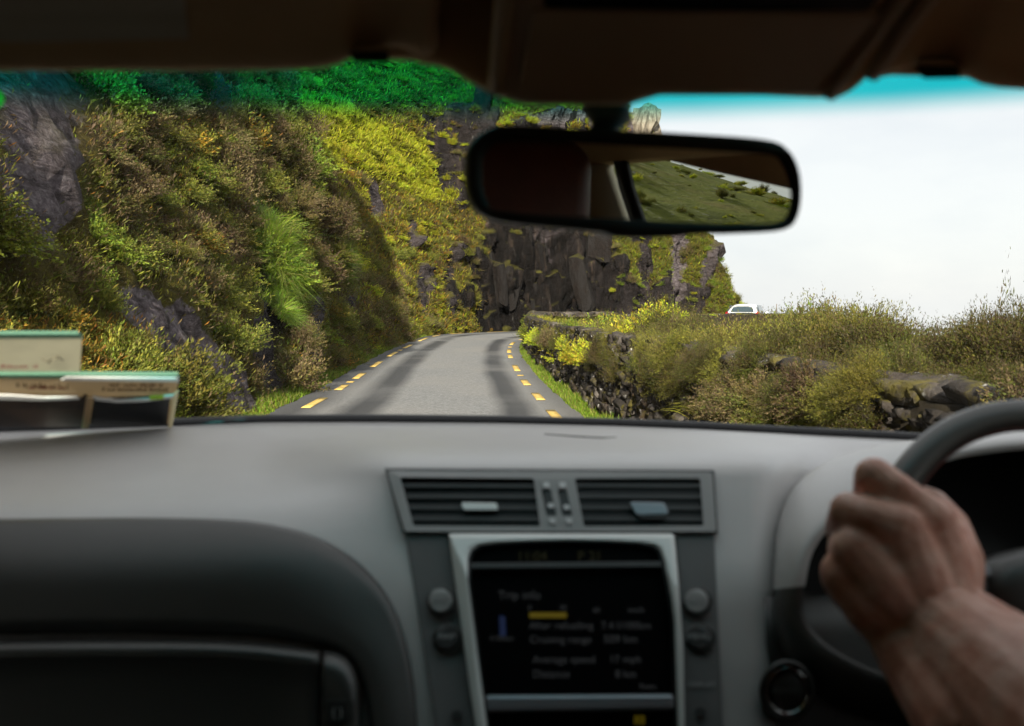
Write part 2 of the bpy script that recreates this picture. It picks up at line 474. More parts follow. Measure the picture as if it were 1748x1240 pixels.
stk = b.noise(2.6, 6, 0.65, geo.outputs['Position'], (1.0, 1.0, 0.16)); stk2 = b.noise(7, 5, 0.7, geo.outputs['Position'], (1.0, 1.0, 0.22))
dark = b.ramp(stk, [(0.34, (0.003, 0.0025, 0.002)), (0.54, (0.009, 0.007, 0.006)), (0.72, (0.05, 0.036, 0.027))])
strata = b.noise(1.6, 7, 0.7, geo.outputs['Position'], (1.2, 1.2, 4.5), 1.2)
vor = b.n('ShaderNodeTexVoronoi', feature='DISTANCE_TO_EDGE'); vor.inputs['Scale'].default_value = 1.15
wrp = b.n('ShaderNodeMixRGB'); wrp.inputs[0].default_value = .3
nzc = b.n('ShaderNodeTexNoise'); nzc.inputs['Scale'].default_value = 3.0; nzc.inputs['Detail'].default_value = 4; b.l(geo.outputs['Position'], nzc.inputs['Vector'])
b.l(geo.outputs['Position'], wrp.inputs[1]); b.l(nzc.outputs['Color'], wrp.inputs[2]); vm = b.n('ShaderNodeMapping'); vm.inputs['Scale'].default_value = (1.0, 1.0, .55); b.l(wrp.outputs[0], vm.inputs[0]); b.l(vm.outputs[0], vor.inputs['Vector'])
crack = b.ramp(vor.outputs['Distance'], [(0.0, (1,) * 3), (0.035, (.25,) * 3), (0.08, (0,) * 3)])
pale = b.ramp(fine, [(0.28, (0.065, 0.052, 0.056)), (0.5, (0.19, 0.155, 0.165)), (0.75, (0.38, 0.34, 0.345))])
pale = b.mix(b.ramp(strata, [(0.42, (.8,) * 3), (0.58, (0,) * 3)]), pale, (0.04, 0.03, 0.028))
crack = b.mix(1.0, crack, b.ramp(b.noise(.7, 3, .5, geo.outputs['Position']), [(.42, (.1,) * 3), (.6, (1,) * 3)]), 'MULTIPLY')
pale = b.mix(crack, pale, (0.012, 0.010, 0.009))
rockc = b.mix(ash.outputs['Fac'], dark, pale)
rockc = b.mix(b.ramp(stk2, [(0.66, (0,) * 3), (0.73, (0.55,) * 3)]), rockc, (0.33, 0.31, 0.29))          # lichen runs
rockc = b.mix(b.ramp(stk, [(0.64, (0,) * 3), (0.74, (0.35,) * 3)]), rockc, (0.12, 0.065, 0.028))          # rust stains
moss = b.ramp(big, [(0.28, (0.045, 0.032, 0.014)), (0.42, (0.075, 0.058, 0.016)), (0.55, (0.12, 0.105, 0.016)), (0.72, (0.055, 0.07, 0.012))])
moss = b.mix(b.ramp(fine, [(0.35, (0.7,) * 3), (0.6, (0,) * 3)]), moss, (0.03, 0.022, 0.01))
sn = b.n('ShaderNodeSeparateXYZ'); b.l(geo.outputs['Normal'], sn.inputs[0])
ledge = b.mix(1.0, b.ramp(sn.outputs['Z'], [(.45, (0,) * 3), (.8, (.85,) * 3)]), b.ramp(big, [(.35, (.2,) * 3), (.6, (1,) * 3)]), 'MULTIPLY')
rockc = b.mix(ledge, rockc, (.11, .10, .018))
rf = b.n('ShaderNodeMath', operation='MULTIPLY_ADD'); b.l(fine, rf.inputs[0]); rf.inputs[1].default_value = 0.6
sub = b.n('ShaderNodeMath', operation='SUBTRACT'); b.l(ar.outputs['Fac'], sub.inputs[0]); sub.inputs[1].default_value = 0.3; b.l(sub.outputs[0], rf.inputs[2])
rfm = b.ramp(rf.outputs[0], [(0.35, (0,) * 3), (0.5, (1,) * 3)])
hc = b.mix(rfm, moss, rockc)
hb0 = b.n('ShaderNodeMath', operation='ADD'); b.l(fine, hb0.inputs[0]); b.l(strata, hb0.inputs[1])
hb = b.n('ShaderNodeMath', operation='SUBTRACT'); b.l(hb0.outputs[0], hb.inputs[0]); b.l(crack, hb.inputs[1])
M_HILL = b.done(b.bsdf(hc, 0.85, 0.12, 0, hb.outputs[0], 0.9, 0.12))
def hill_part(name, i0, i1):
    me = grid_mesh(name, rows[i0:i1])
    nT = len(TZ)
    for nm, src in (('rock', rockv), ('shade', shadev)):
        a = me.attributes.new(nm, 'FLOAT', 'POINT'); a.data.foreach_set('value', src[i0 * nT:i1 * nT])
    return link(name, me, None, M_HILL)
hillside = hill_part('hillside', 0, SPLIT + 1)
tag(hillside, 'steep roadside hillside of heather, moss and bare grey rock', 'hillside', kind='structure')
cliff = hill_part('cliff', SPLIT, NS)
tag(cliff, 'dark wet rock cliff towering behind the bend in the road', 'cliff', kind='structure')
HP = np.array([[tuple(p) for p in r] for r in rows])           # NS x NT x 3
ROCKV = np.array(rockv).reshape(NS, len(TZ))
e1 = np.gradient(HP, axis=0); e2 = np.gradient(HP, axis=1)
HNORM = np.cross(e1, e2); HAREA = np.linalg.norm(HNORM, axis=2) + 1e-9; HNORM /= HAREA[..., None]
flip = np.sign((HNORM[..., 0] * -HN[:, 0][:, None] + HNORM[..., 1] * -HN[:, 1][:, None]).mean()); HNORM *= flip

# separate blocks of stone standing proud of the cliff and of the rock slabs
def rock_mesh(name, seed, cuts=2, rough=0.22, dims=(1, 1, 1), rounded_=False, rnd=.38):
    bm = bmesh.new(); bmesh.ops.create_cube(bm, size=1)
    bmesh.ops.subdivide_edges(bm, edges=bm.edges[:], cuts=cuts, use_grid_fill=True)
    for v in bm.verts:
        c = v.co.copy(); r = c.normalized() * 0.62
        c = c.lerp(r, rnd)
        w = noise.noise(c * 2.3 + Vector((seed * 3.1, seed, 0))); w2 = noise.noise(c * 1.1 + Vector((0, seed * 2.3, seed)))
        c *= 1 + rough * w + 0.3 * w2
        v.co = Vector((c.x * dims[0], c.y * dims[1], c.z * dims[2]))
    me = bpy.data.meshes.new(name); bm.to_mesh(me); bm.free()
    if rounded_: me.polygons.foreach_set('use_smooth', [True] * len(me.polygons))
    return me
b = NB('cliff_block_stone')
oi = b.n('ShaderNodeObjectInfo'); geo = b.n('ShaderNodeNewGeometry')
fn = b.noise(9, 6, 0.7, geo.outputs['Position']); st = b.noise(3, 5, 0.6, geo.outputs['Position'], (1, 1, .2))
c = b.ramp(fn, [(0.3, (0.004, 0.003, 0.0025)), (0.55, (0.012, 0.009, 0.0075)), (0.8, (0.055, 0.040, 0.031))])
c = b.mix(b.ramp(st, [(0.45, (0.85,) * 3), (0.6, (0,) * 3)]), c, (0.018, 0.016, 0.015))
sn = b.n('ShaderNodeSeparateXYZ'); b.l(geo.outputs['Normal'], sn.inputs[0])
c = b.mix(b.ramp(sn.outputs['Z'], [(.5, (0,) * 3), (.85, (.7,) * 3)]), c, (.06, .055, .012))
M_BLOCK = b.done(b.bsdf(c, 0.85, 0.12, 0, fn, 0.9, 0.08))
blk_me = [rock_mesh('rock_block', s, 2, 0.25) for s in range(7)]
for m in blk_me: m.materials.append(M_BLOCK)
cand = [(i, j) for i in range(0, NS) for j in range(2, 95) if ROCKV[i, j] > 0.8 and TZ[j] < H[i, 3] - .3]
random.shuffle(cand)
placed = []
for i, j in cand:
    p = Vector(HP[i, j]); px, py, d = proj(p)
    if d < 5 or not (-60 < px < 1260 and 100 < py < 720): continue
    far = H[i, 1] > 48
    if not far: continue
    s = random.choice([.35, .5, .7, 1.0, 1.5]) * random.uniform(.8, 1.2) if far else random.uniform(0.14, 0.34)
    if any((p - q).length < 0.55 * (s + r) for q, r in placed): continue
    if len(placed) > 34: break
    placed.append((p, s))
    o = bpy.data.objects.new('rock_block', random.choice(blk_me)); COL.objects.link(o)
    o.parent = cliff if i >= SPLIT else hillside
    nrm = Vector(HNORM[i, j])
    o.location = p - nrm * s * 0.32
    o.rotation_euler = (random.uniform(-.25, .25), random.uniform(-.25, .25), math.atan2(nrm.y, nrm.x) + random.uniform(-.4, .4))
    o.scale = (s * .7, s * random.uniform(.5, .9), s * random.uniform(1.4, 2.8)) if far else (s * .6, s * random.uniform(.8, 1.4), s * random.uniform(.6, 1.2))
# the broken crag on the skyline, over the mirror
crag = empty('rock_crag', U(1092, 232, 57.4))
tag(crag, 'jagged weathered rock crag on the skyline above the mirror', 'rock')
b = NB('weathered_crag_stone')
geo = b.n('ShaderNodeNewGeometry'); fn = b.noise(5, 6, 0.7, geo.outputs['Position'], (1, 1, .35))
M_CRAG = b.done(b.bsdf(b.ramp(fn, [(0.3, (0.05, 0.04, 0.03)), (0.5, (0.24, 0.2, 0.15)), (0.75, (0.42, 0.38, 0.31))]), 0.8, 0.3, 0, fn, 0.9, 0.12))
for (px, py, w, h, s, t) in [(1098, 212, .95, 1.7, 1, .25), (1078, 216, .8, 1.3, 2, -.1), (1110, 220, .55, 1.1, 3, .35), (1060, 226, 1.2, 1.1, 4, 0), (1090, 236, 1.9, 1.2, 5, 0)]:
    me = rock_mesh('boulder', s + 20, 4, 0.5); me.materials.append(M_CRAG)
    o = bpy.data.objects.new('boulder', me); COL.objects.link(o); o.parent = crag
    o.matrix_parent_inverse = Matrix.Translation(crag.location).inverted()
    o.location = U(px, py, 57.4 + 0.3 * s); o.scale = (w, 1.3, h); o.rotation_euler = (0.1, t, s)
    o.rotation_euler.z = s * .7

# ================================================================== PLANTS
PAL = {
    'heather': [(.095, .062, .036), (.12, .080, .042), (.14, .105, .034), (.080, .068, .022), (.18, .13, .065), (.09, .10, .020)],
    'gorse':   [(.36, .42, .020), (.44, .48, .025), (.28, .36, .018), (.48, .43, .040), (.25, .28, .03), (.42, .28, .03)],
    'green':   [(.12, .17, .020), (.17, .22, .022), (.09, .13, .018), (.23, .26, .028), (.14, .135, .022)],
    'bracken': [(.34, .17, .024), (.40, .22, .030), (.25, .125, .026), (.30, .23, .03), (.18, .15, .022)],
    'grass':   [(.16, .28, .022), (.23, .37, .032), (.31, .41, .045), (.12, .21, .018), (.29, .28, .08)],
    'straw':   [(.46, .42, .06), (.52, .48, .09), (.40, .40, .04), (.32, .34, .03), (.42, .32, .08)],
    'verge':   [(.11, .18, .012), (.15, .23, .014), (.19, .27, .018), (.08, .13, .010), (.26, .25, .05), (.20, .15, .05)],
    'dry':     [(.24, .22, .035), (.30, .27, .045), (.18, .17, .024), (.14, .12, .03), (.22, .17, .05), (.11, .105, .02)],
    'sunlit':    [(.44, .52, .022), (.52, .57, .030), (.36, .45, .020), (.56, .52, .05), (.30, .34, .03)],  # gorse and straw tones brightened to paint sunlight on the upper slope
    'olive':   [(.10, .105, .018), (.15, .15, .022), (.075, .085, .014), (.20, .18, .03), (.13, .095, .035), (.12, .145, .018)],
}
for k_, f_ in (('olive', 1.25), ('heather', 1.2), ('green', 1.2)): PAL[k_] = [tuple(q * f_ for q in c_) for c_ in PAL[k_]]
def set_col(me, cols):
    a = me.color_attributes.new('Col', 'FLOAT_COLOR', 'POINT')
    c = np.ones((len(cols), 4), np.float32); c[:, :3] = cols
    a.data.foreach_set('color', c.ravel())
def quick_mesh(name, V, Q):
    """V (n,3), Q (m,4) quads, fast"""
    me = bpy.data.meshes.new(name)
    me.vertices.add(len(V)); me.vertices.foreach_set('co', np.asarray(V, np.float32).ravel())
    me.loops.add(Q.size); me.loops.foreach_set('vertex_index', Q.ravel().astype(np.int32))
    me.polygons.add(len(Q)); me.polygons.foreach_set('loop_start', np.arange(0, Q.size, 4, dtype=np.int32))
    me.update(calc_edges=True)
    return me
def bush_mesh(name, pal, N, seed, leaf=(0.045, 0.10), wid=0.16, up=0.55, lumps=9, flat=0.75):
    """a low shrub 1 m across: sprigs on a lumpy dome, a few bare stems"""
    r = np.random.default_rng(seed)
    ns = max(60, N // 26)                                   # sprigs, each with its own leaves
    th = r.uniform(0, 2 * np.pi, ns); cz = r.uniform(0.0, 1, ns) ** .8
    sd = np.sqrt(1 - cz ** 2)
    D_ = np.stack([sd * np.cos(th), sd * np.sin(th), cz], 1)
    LC = r.normal(size=(lumps, 3)); LC[:, 2] = np.abs(LC[:, 2]); LC /= np.linalg.norm(LC, axis=1)[:, None]
    dot = D_ @ LC.T; w = dot.argmax(1)
    LR = r.uniform(.55, 1.35, lumps)
    R_ = (0.24 + 0.30 * np.clip((dot.max(1) - 0.45) / 0.55, 0, 1) * LR[w]) * r.uniform(.75, 1.22, ns)
    sid = r.integers(0, ns, N); t = r.uniform(.30, 1.0, N) ** .75
    Dl = D_[sid]
    P = Dl * (R_[sid] * t)[:, None]
    P[:, 2] += up * .16 * (t ** 2) * R_[sid] / .4            # sprigs curve upwards
    P += r.normal(scale=.011, size=(N, 3))
    P[:, 2] *= flat
    ax = Dl * (1 - up) + np.array([0, 0, up]) + r.normal(scale=.42, size=(N, 3)); ax /= np.linalg.norm(ax, axis=1)[:, None]
    si = np.cross(ax, r.normal(size=(N, 3))); si /= np.linalg.norm(si, axis=1)[:, None]
    L = (r.uniform(*leaf, N) * (1.15 - .4 * t))[:, None]; W = L * wid
    V = np.stack([P, P + ax * L * .45 + si * W, P + ax * L, P + ax * L * .45 - si * W], 1).reshape(-1, 3)
    pal = np.array(pal)
    lc = r.integers(0, len(pal), lumps); sc_ = r.integers(0, len(pal), ns)
    u_ = r.random(N)
    pick = np.where(u_ < 0.45, lc[w[sid]], np.where(u_ < .75, sc_[sid], r.integers(0, len(pal), N)))
    C = pal[pick] * (r.uniform(0.75, 1.25, N) * r.uniform(.75, 1.3, ns)[sid])[:, None]
    # bare stems
    m = 60; a = r.uniform(0, 2 * np.pi, m); e = r.uniform(.4, 1, m)
    T = np.stack([np.cos(a) * .3 * r.random(m), np.sin(a) * .3 * r.random(m), .25 * e], 1); B0 = T * np.array([.2, .2, 0]) - np.array([0, 0, .08])
    S = np.stack([np.sin(a), -np.cos(a), 0 * a], 1) * .005
    V2 = np.stack([B0 - S, B0 + S, T + S * .5, T - S * .5], 1).reshape(-1, 3)
    V = np.vstack([V, V2]); C = np.vstack([np.repeat(C, 4, 0), np.tile([.06, .045, .03], (m * 4, 1))])
    me = quick_mesh(name, V, np.arange(len(V)).reshape(-1, 4))
    set_col(me, C); me.materials.append(M_LEAF)
    return me
def blades(P, Hh, r, lean, pal, wid=0.006, seg=2, dirs=None, lam=None):
    """curved grass blades rooted at P (n,3) with heights Hh"""
    n_ = len(P); th = r.uniform(0, 2 * np.pi, n_) if dirs is None else dirs
    o = np.stack([np.cos(th), np.sin(th), 0 * th], 1); sd = np.stack([-np.sin(th), np.cos(th), 0 * th], 1)
    ln = r.uniform(*lean, n_)[:, None]
    Vs = []
    for k in range(seg + 1):
        t = k / seg
        c = P + np.array([0, 0, 1]) * (Hh[:, None] * (t - 0.35 * ln * t * t)) + o * Hh[:, None] * ln * t ** 1.8
        w = wid * (1 - t) ** .7 * r.uniform(.7, 1.3, n_)[:, None] + 0.0006
        Vs += [c - sd * w, c + sd * w]
    V = np.stack(Vs, 1); m = 2 * (seg + 1)
    Q = np.concatenate([np.arange(n_)[:, None] * m + np.array([2 * k, 2 * k + 1, 2 * k + 3, 2 * k + 2]) for k in range(seg)], 0)
    pal = np.array(pal); C = pal[r.integers(0, len(pal), n_)] * r.uniform(.75, 1.25, n_)[:, None]
    return V.reshape(-1, 3), Q, np.repeat(C, m, 0)
def tuft_mesh(name, pal, N, seed, h=(0.35, 0.75), lean=(0.2, 1.0), wid=0.008, spread=.16):
    r = np.random.default_rng(seed)
    P = np.zeros((N, 3)); P[:, :2] = r.normal(scale=spread, size=(N, 2)); P[:, 2] = -0.03
    V, Q, C = blades(P, r.uniform(*h, N), r, lean, pal, wid, 3, dirs=np.arctan2(P[:, 1], P[:, 0]) + r.normal(scale=.7, size=N))
    me = quick_mesh(name, V, Q); set_col(me, C); me.materials.append(M_LEAF)
    return me
MESH = {
    'heather': [bush_mesh('heather_bush', PAL['heather'], 6500, s, (.03, .075), .15, .5, 14, .95) for s in (1, 2, 3)],
    'olive':   [bush_mesh('olive_bush', PAL['olive'], 6500, s, (.03, .075), .17, .45, 13, .9) for s in (11, 12, 13)],
    'gorse':   [bush_mesh('yellow_bush', PAL['gorse'], 5500, s, (.035, .085), .2, .5, 12, .8) for s in (21, 22, 23)],
    'green':   [bush_mesh('green_bush', PAL['green'], 5500, s, (.03, .07), .3, .35, 12, .95) for s in (31, 32)],
    'bracken': [bush_mesh('bracken_clump', PAL['bracken'] + PAL['olive'], 4200, s, (.04, .10), .16, .35, 12, .8) for s in (41, 42)],
    'grass':   [tuft_mesh('grass_tussock', PAL['grass'], 420, s, (.30, .80), (.5, 1.7), .011, .22) for s in (51, 52)],
    'straw':   [tuft_mesh('pale_grass_tussock', PAL['straw'] + PAL['olive'][:3], 700, s, (.2, .55), (.3, 1.3), .006, .22) for s in (61, 62)],
    'dry':     [bush_mesh('yellowish_bush', PAL['dry'] + PAL['olive'][:2], 13000, s, (.022, .052), .14, .6, 16, .9) for s in (81, 82)],
    'near':    [bush_mesh('roadside_bush', [tuple(.62 * q for q in c_) for c_ in PAL['olive'] + PAL['heather']], 15000, s, (.02, .045), .15, .5, 18, .95) for s in (71, 72, 73)],
}
NAMES = {'heather': 'heather_bush', 'olive': 'olive_bush', 'gorse': 'yellow_bush', 'green': 'green_bush', 'bracken': 'bracken_clump', 'grass': 'grass_tussock', 'straw': 'pale_grass_tussock', 'near': 'roadside_bush', 'dry': 'yellowish_bush'}
def mesh_top(me):
    v = np.empty(len(me.vertices) * 3); me.vertices.foreach_get('co', v)
    return float(np.percentile(v[2::3], 98.5))
TOPH = {k: max(mesh_top(m) for m in v) for k, v in MESH.items()}
def plant(kind, loc, s, lean, label, group, sq=1.0, cat=None):
    o = bpy.data.objects.new(NAMES[kind], random.choice(MESH[kind])); COL.objects.link(o)
    o.location = loc
    q = Vector((0, 0, 1)).rotation_difference(Vector(lean).normalized())
    o.rotation_mode = 'QUATERNION'
    o.rotation_quaternion = q @ Matrix.Rotation(random.uniform(0, 6.28), 3, 'Z').to_quaternion()
    o.scale = (s, s * random.uniform(.85, 1.15), s * sq)
    tag(o, label, cat or ('grass tuft' if kind in ('grass', 'straw') else 'bush'), group)
    return o

def kind_at(px, py, d):
    """what grows where on the hillside"""
    u = random.random()
    nf = noise.noise(Vector((px * .012, py * .012, d * .05)))
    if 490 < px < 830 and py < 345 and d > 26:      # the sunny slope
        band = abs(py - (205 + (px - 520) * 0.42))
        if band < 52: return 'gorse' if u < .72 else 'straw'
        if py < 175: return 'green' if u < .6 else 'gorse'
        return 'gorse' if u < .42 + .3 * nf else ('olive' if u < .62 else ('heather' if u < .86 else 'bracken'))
    if px > 860 and py < 260: return 'gorse' if u < .7 else 'bracken'
    if px > 1040: return 'green' if u < .45 else ('gorse' if u < .58 else ('olive' if u < .9 else 'heather'))
    if 430 < px < 505 and 365 < py < 590 and d < 30: return 'grass' if u < .55 else 'green'
    if py > 540 and px < 260: return 'bracken' if u < .6 else 'olive'
    if d > 26: return 'olive' if u < .38 else ('gorse' if u < .62 + .2 * nf else ('heather' if u < .85 else 'bracken'))
    if px < 300 and py > 380: return 'green' if u < .35 + .3 * nf else ('olive' if u < .75 else 'heather')
    return 'heather' if u < .46 + .3 * nf else ('olive' if u < .85 else ('green' if u < .93 else 'bracken'))

def zone(px, py, d):
    if d > 48 or px > 860: return 'on the cliff behind the bend'
    if d > 26: return 'on the sunny upper slope' if py < 345 else 'low on the slope by the bend'
    if py > 520: return 'low down beside the road'
    if px < 200: return 'around the big bare rock slab'
    return 'high on the near hillside' if py < 300 else 'halfway up the near hillside'
def size_word(s): return 'large ' if s > .78 else 'small ' if s < .5 else ''
def hill_label(kd, px, py, d, s):
    noun = {'heather': 'brown heather bush', 'olive': 'dull olive bush', 'gorse': 'bright yellow-green bush', 'green': 'leafy green bush', 'bracken': 'rust-brown bracken clump',
            'grass': 'long bright green grass tuft', 'straw': 'pale straw-coloured grass tuft'}[kd]
    z = zone(px, py, d)
    return size_word(s) + noun + ' ' + z, LABELS[kd][1]
LABELS = {
    'heather': ('brown heather bush on the steep hillside', 'brown heather bushes on the hillside'),
    'olive': ('dull olive bush on the steep hillside', 'olive bushes on the hillside'),
    'gorse': ('bright yellow-green bush on the steep hillside', 'yellow-green bushes on the hillside'),
    'green': ('leafy green bush on the steep hillside', 'green bushes on the hillside'),
    'bracken': ('rust-brown bracken clump on the steep hillside', 'bracken on the hillside'),
    'grass': ('long bright green grass tuft hanging from the hillside rock', 'hanging grass tufts on the hillside'),
    'straw': ('pale straw-coloured grass tuft on the sunny slope', 'pale grass tufts on the slope')}
# candidate roots on the slope, thick enough to cover it
RD2 = ROCKV.copy()
for _ in range(2):
    q_ = RD2.copy(); q_[1:] = np.maximum(q_[1:], RD2[:-1]); q_[:-1] = np.maximum(q_[:-1], RD2[1:]); q_[:, 1:] = np.maximum(q_[:, 1:], RD2[:, :-1]); q_[:, :-1] = np.maximum(q_[:, :-1], RD2[:, 1:]); RD2 = q_
NEARROW = (H[:, 1] < 46)[:, None]
RKW = np.where(NEARROW, RD2, ROCKV)
W = (HAREA * (1 - RKW) ** 1.5 * (HNORM @ np.array([0, 0, 1]) > -0.25)); W[:, :1] = 0; W[:, 96:] = 0
W = W * (TZ[None, :] < H[:, 3][:, None] + 0.8)
flatw = (W / W.sum()).ravel()
idx = rng.choice(len(flatw), 34000, p=flatw)
stuff = {k: [] for k in LABELS}
indiv, cells = [], {}
for q in idx:
    i, j = divmod(int(q), len(TZ))
    p = Vector(HP[i, j]); nrm = Vector(HNORM[i, j])
    px, py, d = proj(p)
    if d < 3.2 or not (-160 < px < 1300 and 60 < py < 760): continue
    if nrm.dot(CAMV - p) < -0.25 * (CAMV - p).length: continue
    kd = kind_at(px, py, d)
    lean = (nrm * 0.55 + Vector((0, 0, 1))).normalized()
    s = random.choice([.42, .5, .6, .75, .95]) * random.uniform(.85, 1.15) * (0.85 if d < 12 else 1.05 if d < 26 else 1.1 if d < 46 else .85)
    if kd in ('grass', 'straw'): s *= 0.9
    if kd == 'gorse' and d > 26 and random.random() < .45: continue
    size = s * F / d
    sep = 0.30 if d < 26 else 0.34
    ck = (int(p.x // 1.2), int(p.y // 1.2), int(p.z // 1.2)); hit = False
    for ax in (-1, 0, 1):
        for ay in (-1, 0, 1):
            for az in (-1, 0, 1):
                for t, r in cells.get((ck[0] + ax, ck[1] + ay, ck[2] + az), ()):
                    if (p - t).length < sep * (s + r) * .8: hit = True; break
    if hit: continue
    cells.setdefault(ck, []).append((p, s))
    if size > 26 and len(indiv) < 240 and 0 < px < 1250 and 110 < py < 715 and random.random() < .6:
        indiv.append(kd)
        plant(kd, p - nrm * .05, s, lean, *hill_label(kd, px, py, d, s), sq=random.uniform(.6, 1.25))
    else:
        stuff[kd].append((p - nrm * .06, s, lean))
# the tall hanging grass beds by the road, as in the photograph
for (px, py, n_, rx, ry, sc) in [(455, 415, 14, 12, 48, .48), (468, 500, 12, 12, 60, .42), (572, 430, 8, 14, 34, .6)]:
    D2 = np.array([[(lambda a: math.hypot((a[0] - px) / rx, (a[1] - py) / ry) if a[2] > 0 else 99)(proj(HP[i, j])) for j in range(0, 80, 2)] for i in range(0, SPLIT, 2)])
    opts = np.argwhere(D2 < 1.0)
    for _ in range(n_):
        if not len(opts): break
        i, j = opts[random.randrange(len(opts))] * 2
        nrm = Vector(HNORM[i, j]); p = Vector(HP[i, j])
        gs_ = sc * random.uniform(.8, 1.3); plant('grass', p + nrm * .05, gs_, nrm * 1.0 + Vector((0, 0, .5)), 'long green grass tuft hanging ' + ('in the small upper bed' if px > 540 else 'at the top of the big grass bed' if py < 450 else 'at the foot of the big grass bed'), LABELS['grass'][1])

def cover(name, kind, pts, label, cat):
    """many small plants nobody could count: one object that instances a plant mesh on its points"""
    if not pts: return
    me = bpy.data.meshes.new(name)
    me.from_pydata([tuple(p[0]) for p in pts], [], [])
    a = me.attributes.new('psize', 'FLOAT_VECTOR', 'POINT'); bq = me.attributes.new('pturn', 'FLOAT_VECTOR', 'POINT')
    sc, ro = [], []
    for p, s, ln in pts:
        sc += [s * random.uniform(.8, 1.3), s * random.uniform(.8, 1.2), s * random.uniform(.5, 1.15)]
        e = (Vector((0, 0, 1)).rotation_difference(Vector(ln)) @ Matrix.Rotation(random.uniform(0, 6.28), 3, 'Z').to_quaternion()).to_euler()
        ro += [e.x, e.y, e.z]
    a.data.foreach_set('vector', sc); bq.data.foreach_set('vector', ro)
    o = bpy.data.objects.new(name, me); COL.objects.link(o)
    tag(o, label, cat, kind='stuff')
    ng = bpy.data.node_groups.new(name, 'GeometryNodeTree')
    ng.interface.new_socket('Geometry', in_out='INPUT', socket_type='NodeSocketGeometry')
    ng.interface.new_socket('Geometry', in_out='OUTPUT', socket_type='NodeSocketGeometry')
    gi, go = ng.nodes.new('NodeGroupInput'), ng.nodes.new('NodeGroupOutput')
    src = next((x for x in COL.objects if x.data in MESH[kind]), None)
    ip = ng.nodes.new('GeometryNodeInstanceOnPoints')
    if src is None:
        src = bpy.data.objects.new(NAMES[kind], MESH[kind][0])
    oi_ = ng.nodes.new('GeometryNodeObjectInfo'); oi_.inputs['Object'].default_value = src
    oi_.transform_space = 'ORIGINAL'
    for nm, sock in (('psize', 'Scale'), ('pturn', 'Rotation')):
        na = ng.nodes.new('GeometryNodeInputNamedAttribute'); na.data_type = 'FLOAT_VECTOR'; na.inputs['Name'].default_value = nm
        ng.links.new(na.outputs[0], ip.inputs[sock])
    ng.links.new(gi.outputs[0], ip.inputs['Points']); ng.links.new(oi_.outputs['Geometry'], ip.inputs['Instance']); ng.links.new(ip.outputs[0], go.inputs[0])
    md = o.modifiers.new('plants', 'NODES'); md.node_group = ng
    return o
CN = {'heather': ('heather_undergrowth', 'mass of brown heather covering the steep hillside'), 'olive': ('olive_undergrowth', 'dull olive scrub covering the steep hillside'),
      'gorse': ('yellow_undergrowth', 'yellow-green scrub covering the sunny slope'), 'green': ('green_undergrowth', 'green leafy scrub covering hillside and cliff top'),
      'bracken': ('bracken_undergrowth', 'rusty bracken scattered over the hillside'), 'grass': ('hillside_grass', 'long green grass on the hillside'),
      'straw': ('straw_grass', 'pale dry grass over the sunny slope')}
for kd, pts in stuff.items(): cover(CN[kd][0], kd, pts, CN[kd][1], 'undergrowth' if 'grass' not in CN[kd][0] else 'grass')

# ---- fine growth covering the slope itself
def slope_cover(n_):
    r = np.random.default_rng(9)
    W2 = HAREA * (1 - ROCKV) ** 3 / np.maximum(np.linalg.norm(HP - np.array(CAMV), axis=2), 6) ** .7 * (TZ[None, :] < H[:, 3][:, None] + 1); W2[:, 101:] = 0; W2[:60] = 0
    ii = r.choice(W2.size, n_ * 3, p=(W2 / W2.sum()).ravel())
    P = HP.reshape(-1, 3)[ii] + r.normal(scale=.09, size=(n_ * 3, 3)); N_ = HNORM.reshape(-1, 3)[ii]
    v = P - np.array(CAMV); d = v @ np.array(FWD); ok = d > 4
    px = 874 + F * v[:, 0] / np.maximum(d, .1); py = 620 - F * (v @ np.array(UPV)) / np.maximum(d, .1)
    ok &= (px > -150) & (px < 1300) & (py > 70) & (py < 760) & ((N_ * -v).sum(1) > -.2 * d)
    P, N_, d, px, py = P[ok][:n_], N_[ok][:n_], d[ok][:n_], px[ok][:n_], py[ok][:n_]
    m = len(P)
    pals = np.zeros((m, 3))
    for k in range(m):
        kk_ = kind_at(px[k], py[k], d[k]); pl_ = PAL['sunlit' if kk_ in ('gorse', 'straw') and d[k] > 26 and py[k] < 345 else kk_]; pals[k] = pl_[int(r.integers(len(pl_)))]
    ax = N_ * .6 + np.array([0, 0, .7]) + r.normal(scale=.5, size=(m, 3)); ax /= np.linalg.norm(ax, axis=1)[:, None]
    si = np.cross(ax, r.normal(size=(m, 3))); si /= np.linalg.norm(si, axis=1)[:, None]
    L = (r.uniform(.07, .16, m) * np.interp(d, [5, 14, 26, 40, 55], [.34, .5, .95, 1.5, 1.9]))[:, None]; Wd = L * np.interp(d, [5, 20, 50], [.13, .10, .075])[:, None]
    V = np.stack([P - N_ * .02, P + ax * L * .45 + si * Wd, P + ax * L, P + ax * L * .45 - si * Wd], 1).reshape(-1, 3)
    me = quick_mesh('slope_growth', V, np.arange(len(V)).reshape(-1, 4)); set_col(me, np.repeat(pals * r.uniform(.7, 1.25, m)[:, None], 4, 0)); me.materials.append(M_LEAF)
    o = bpy.data.objects.new('slope_growth', me); COL.objects.link(o)
    tag(o, 'short moss and grass covering the steep hillside', 'ground cover', kind='stuff')
slope_cover(340000)
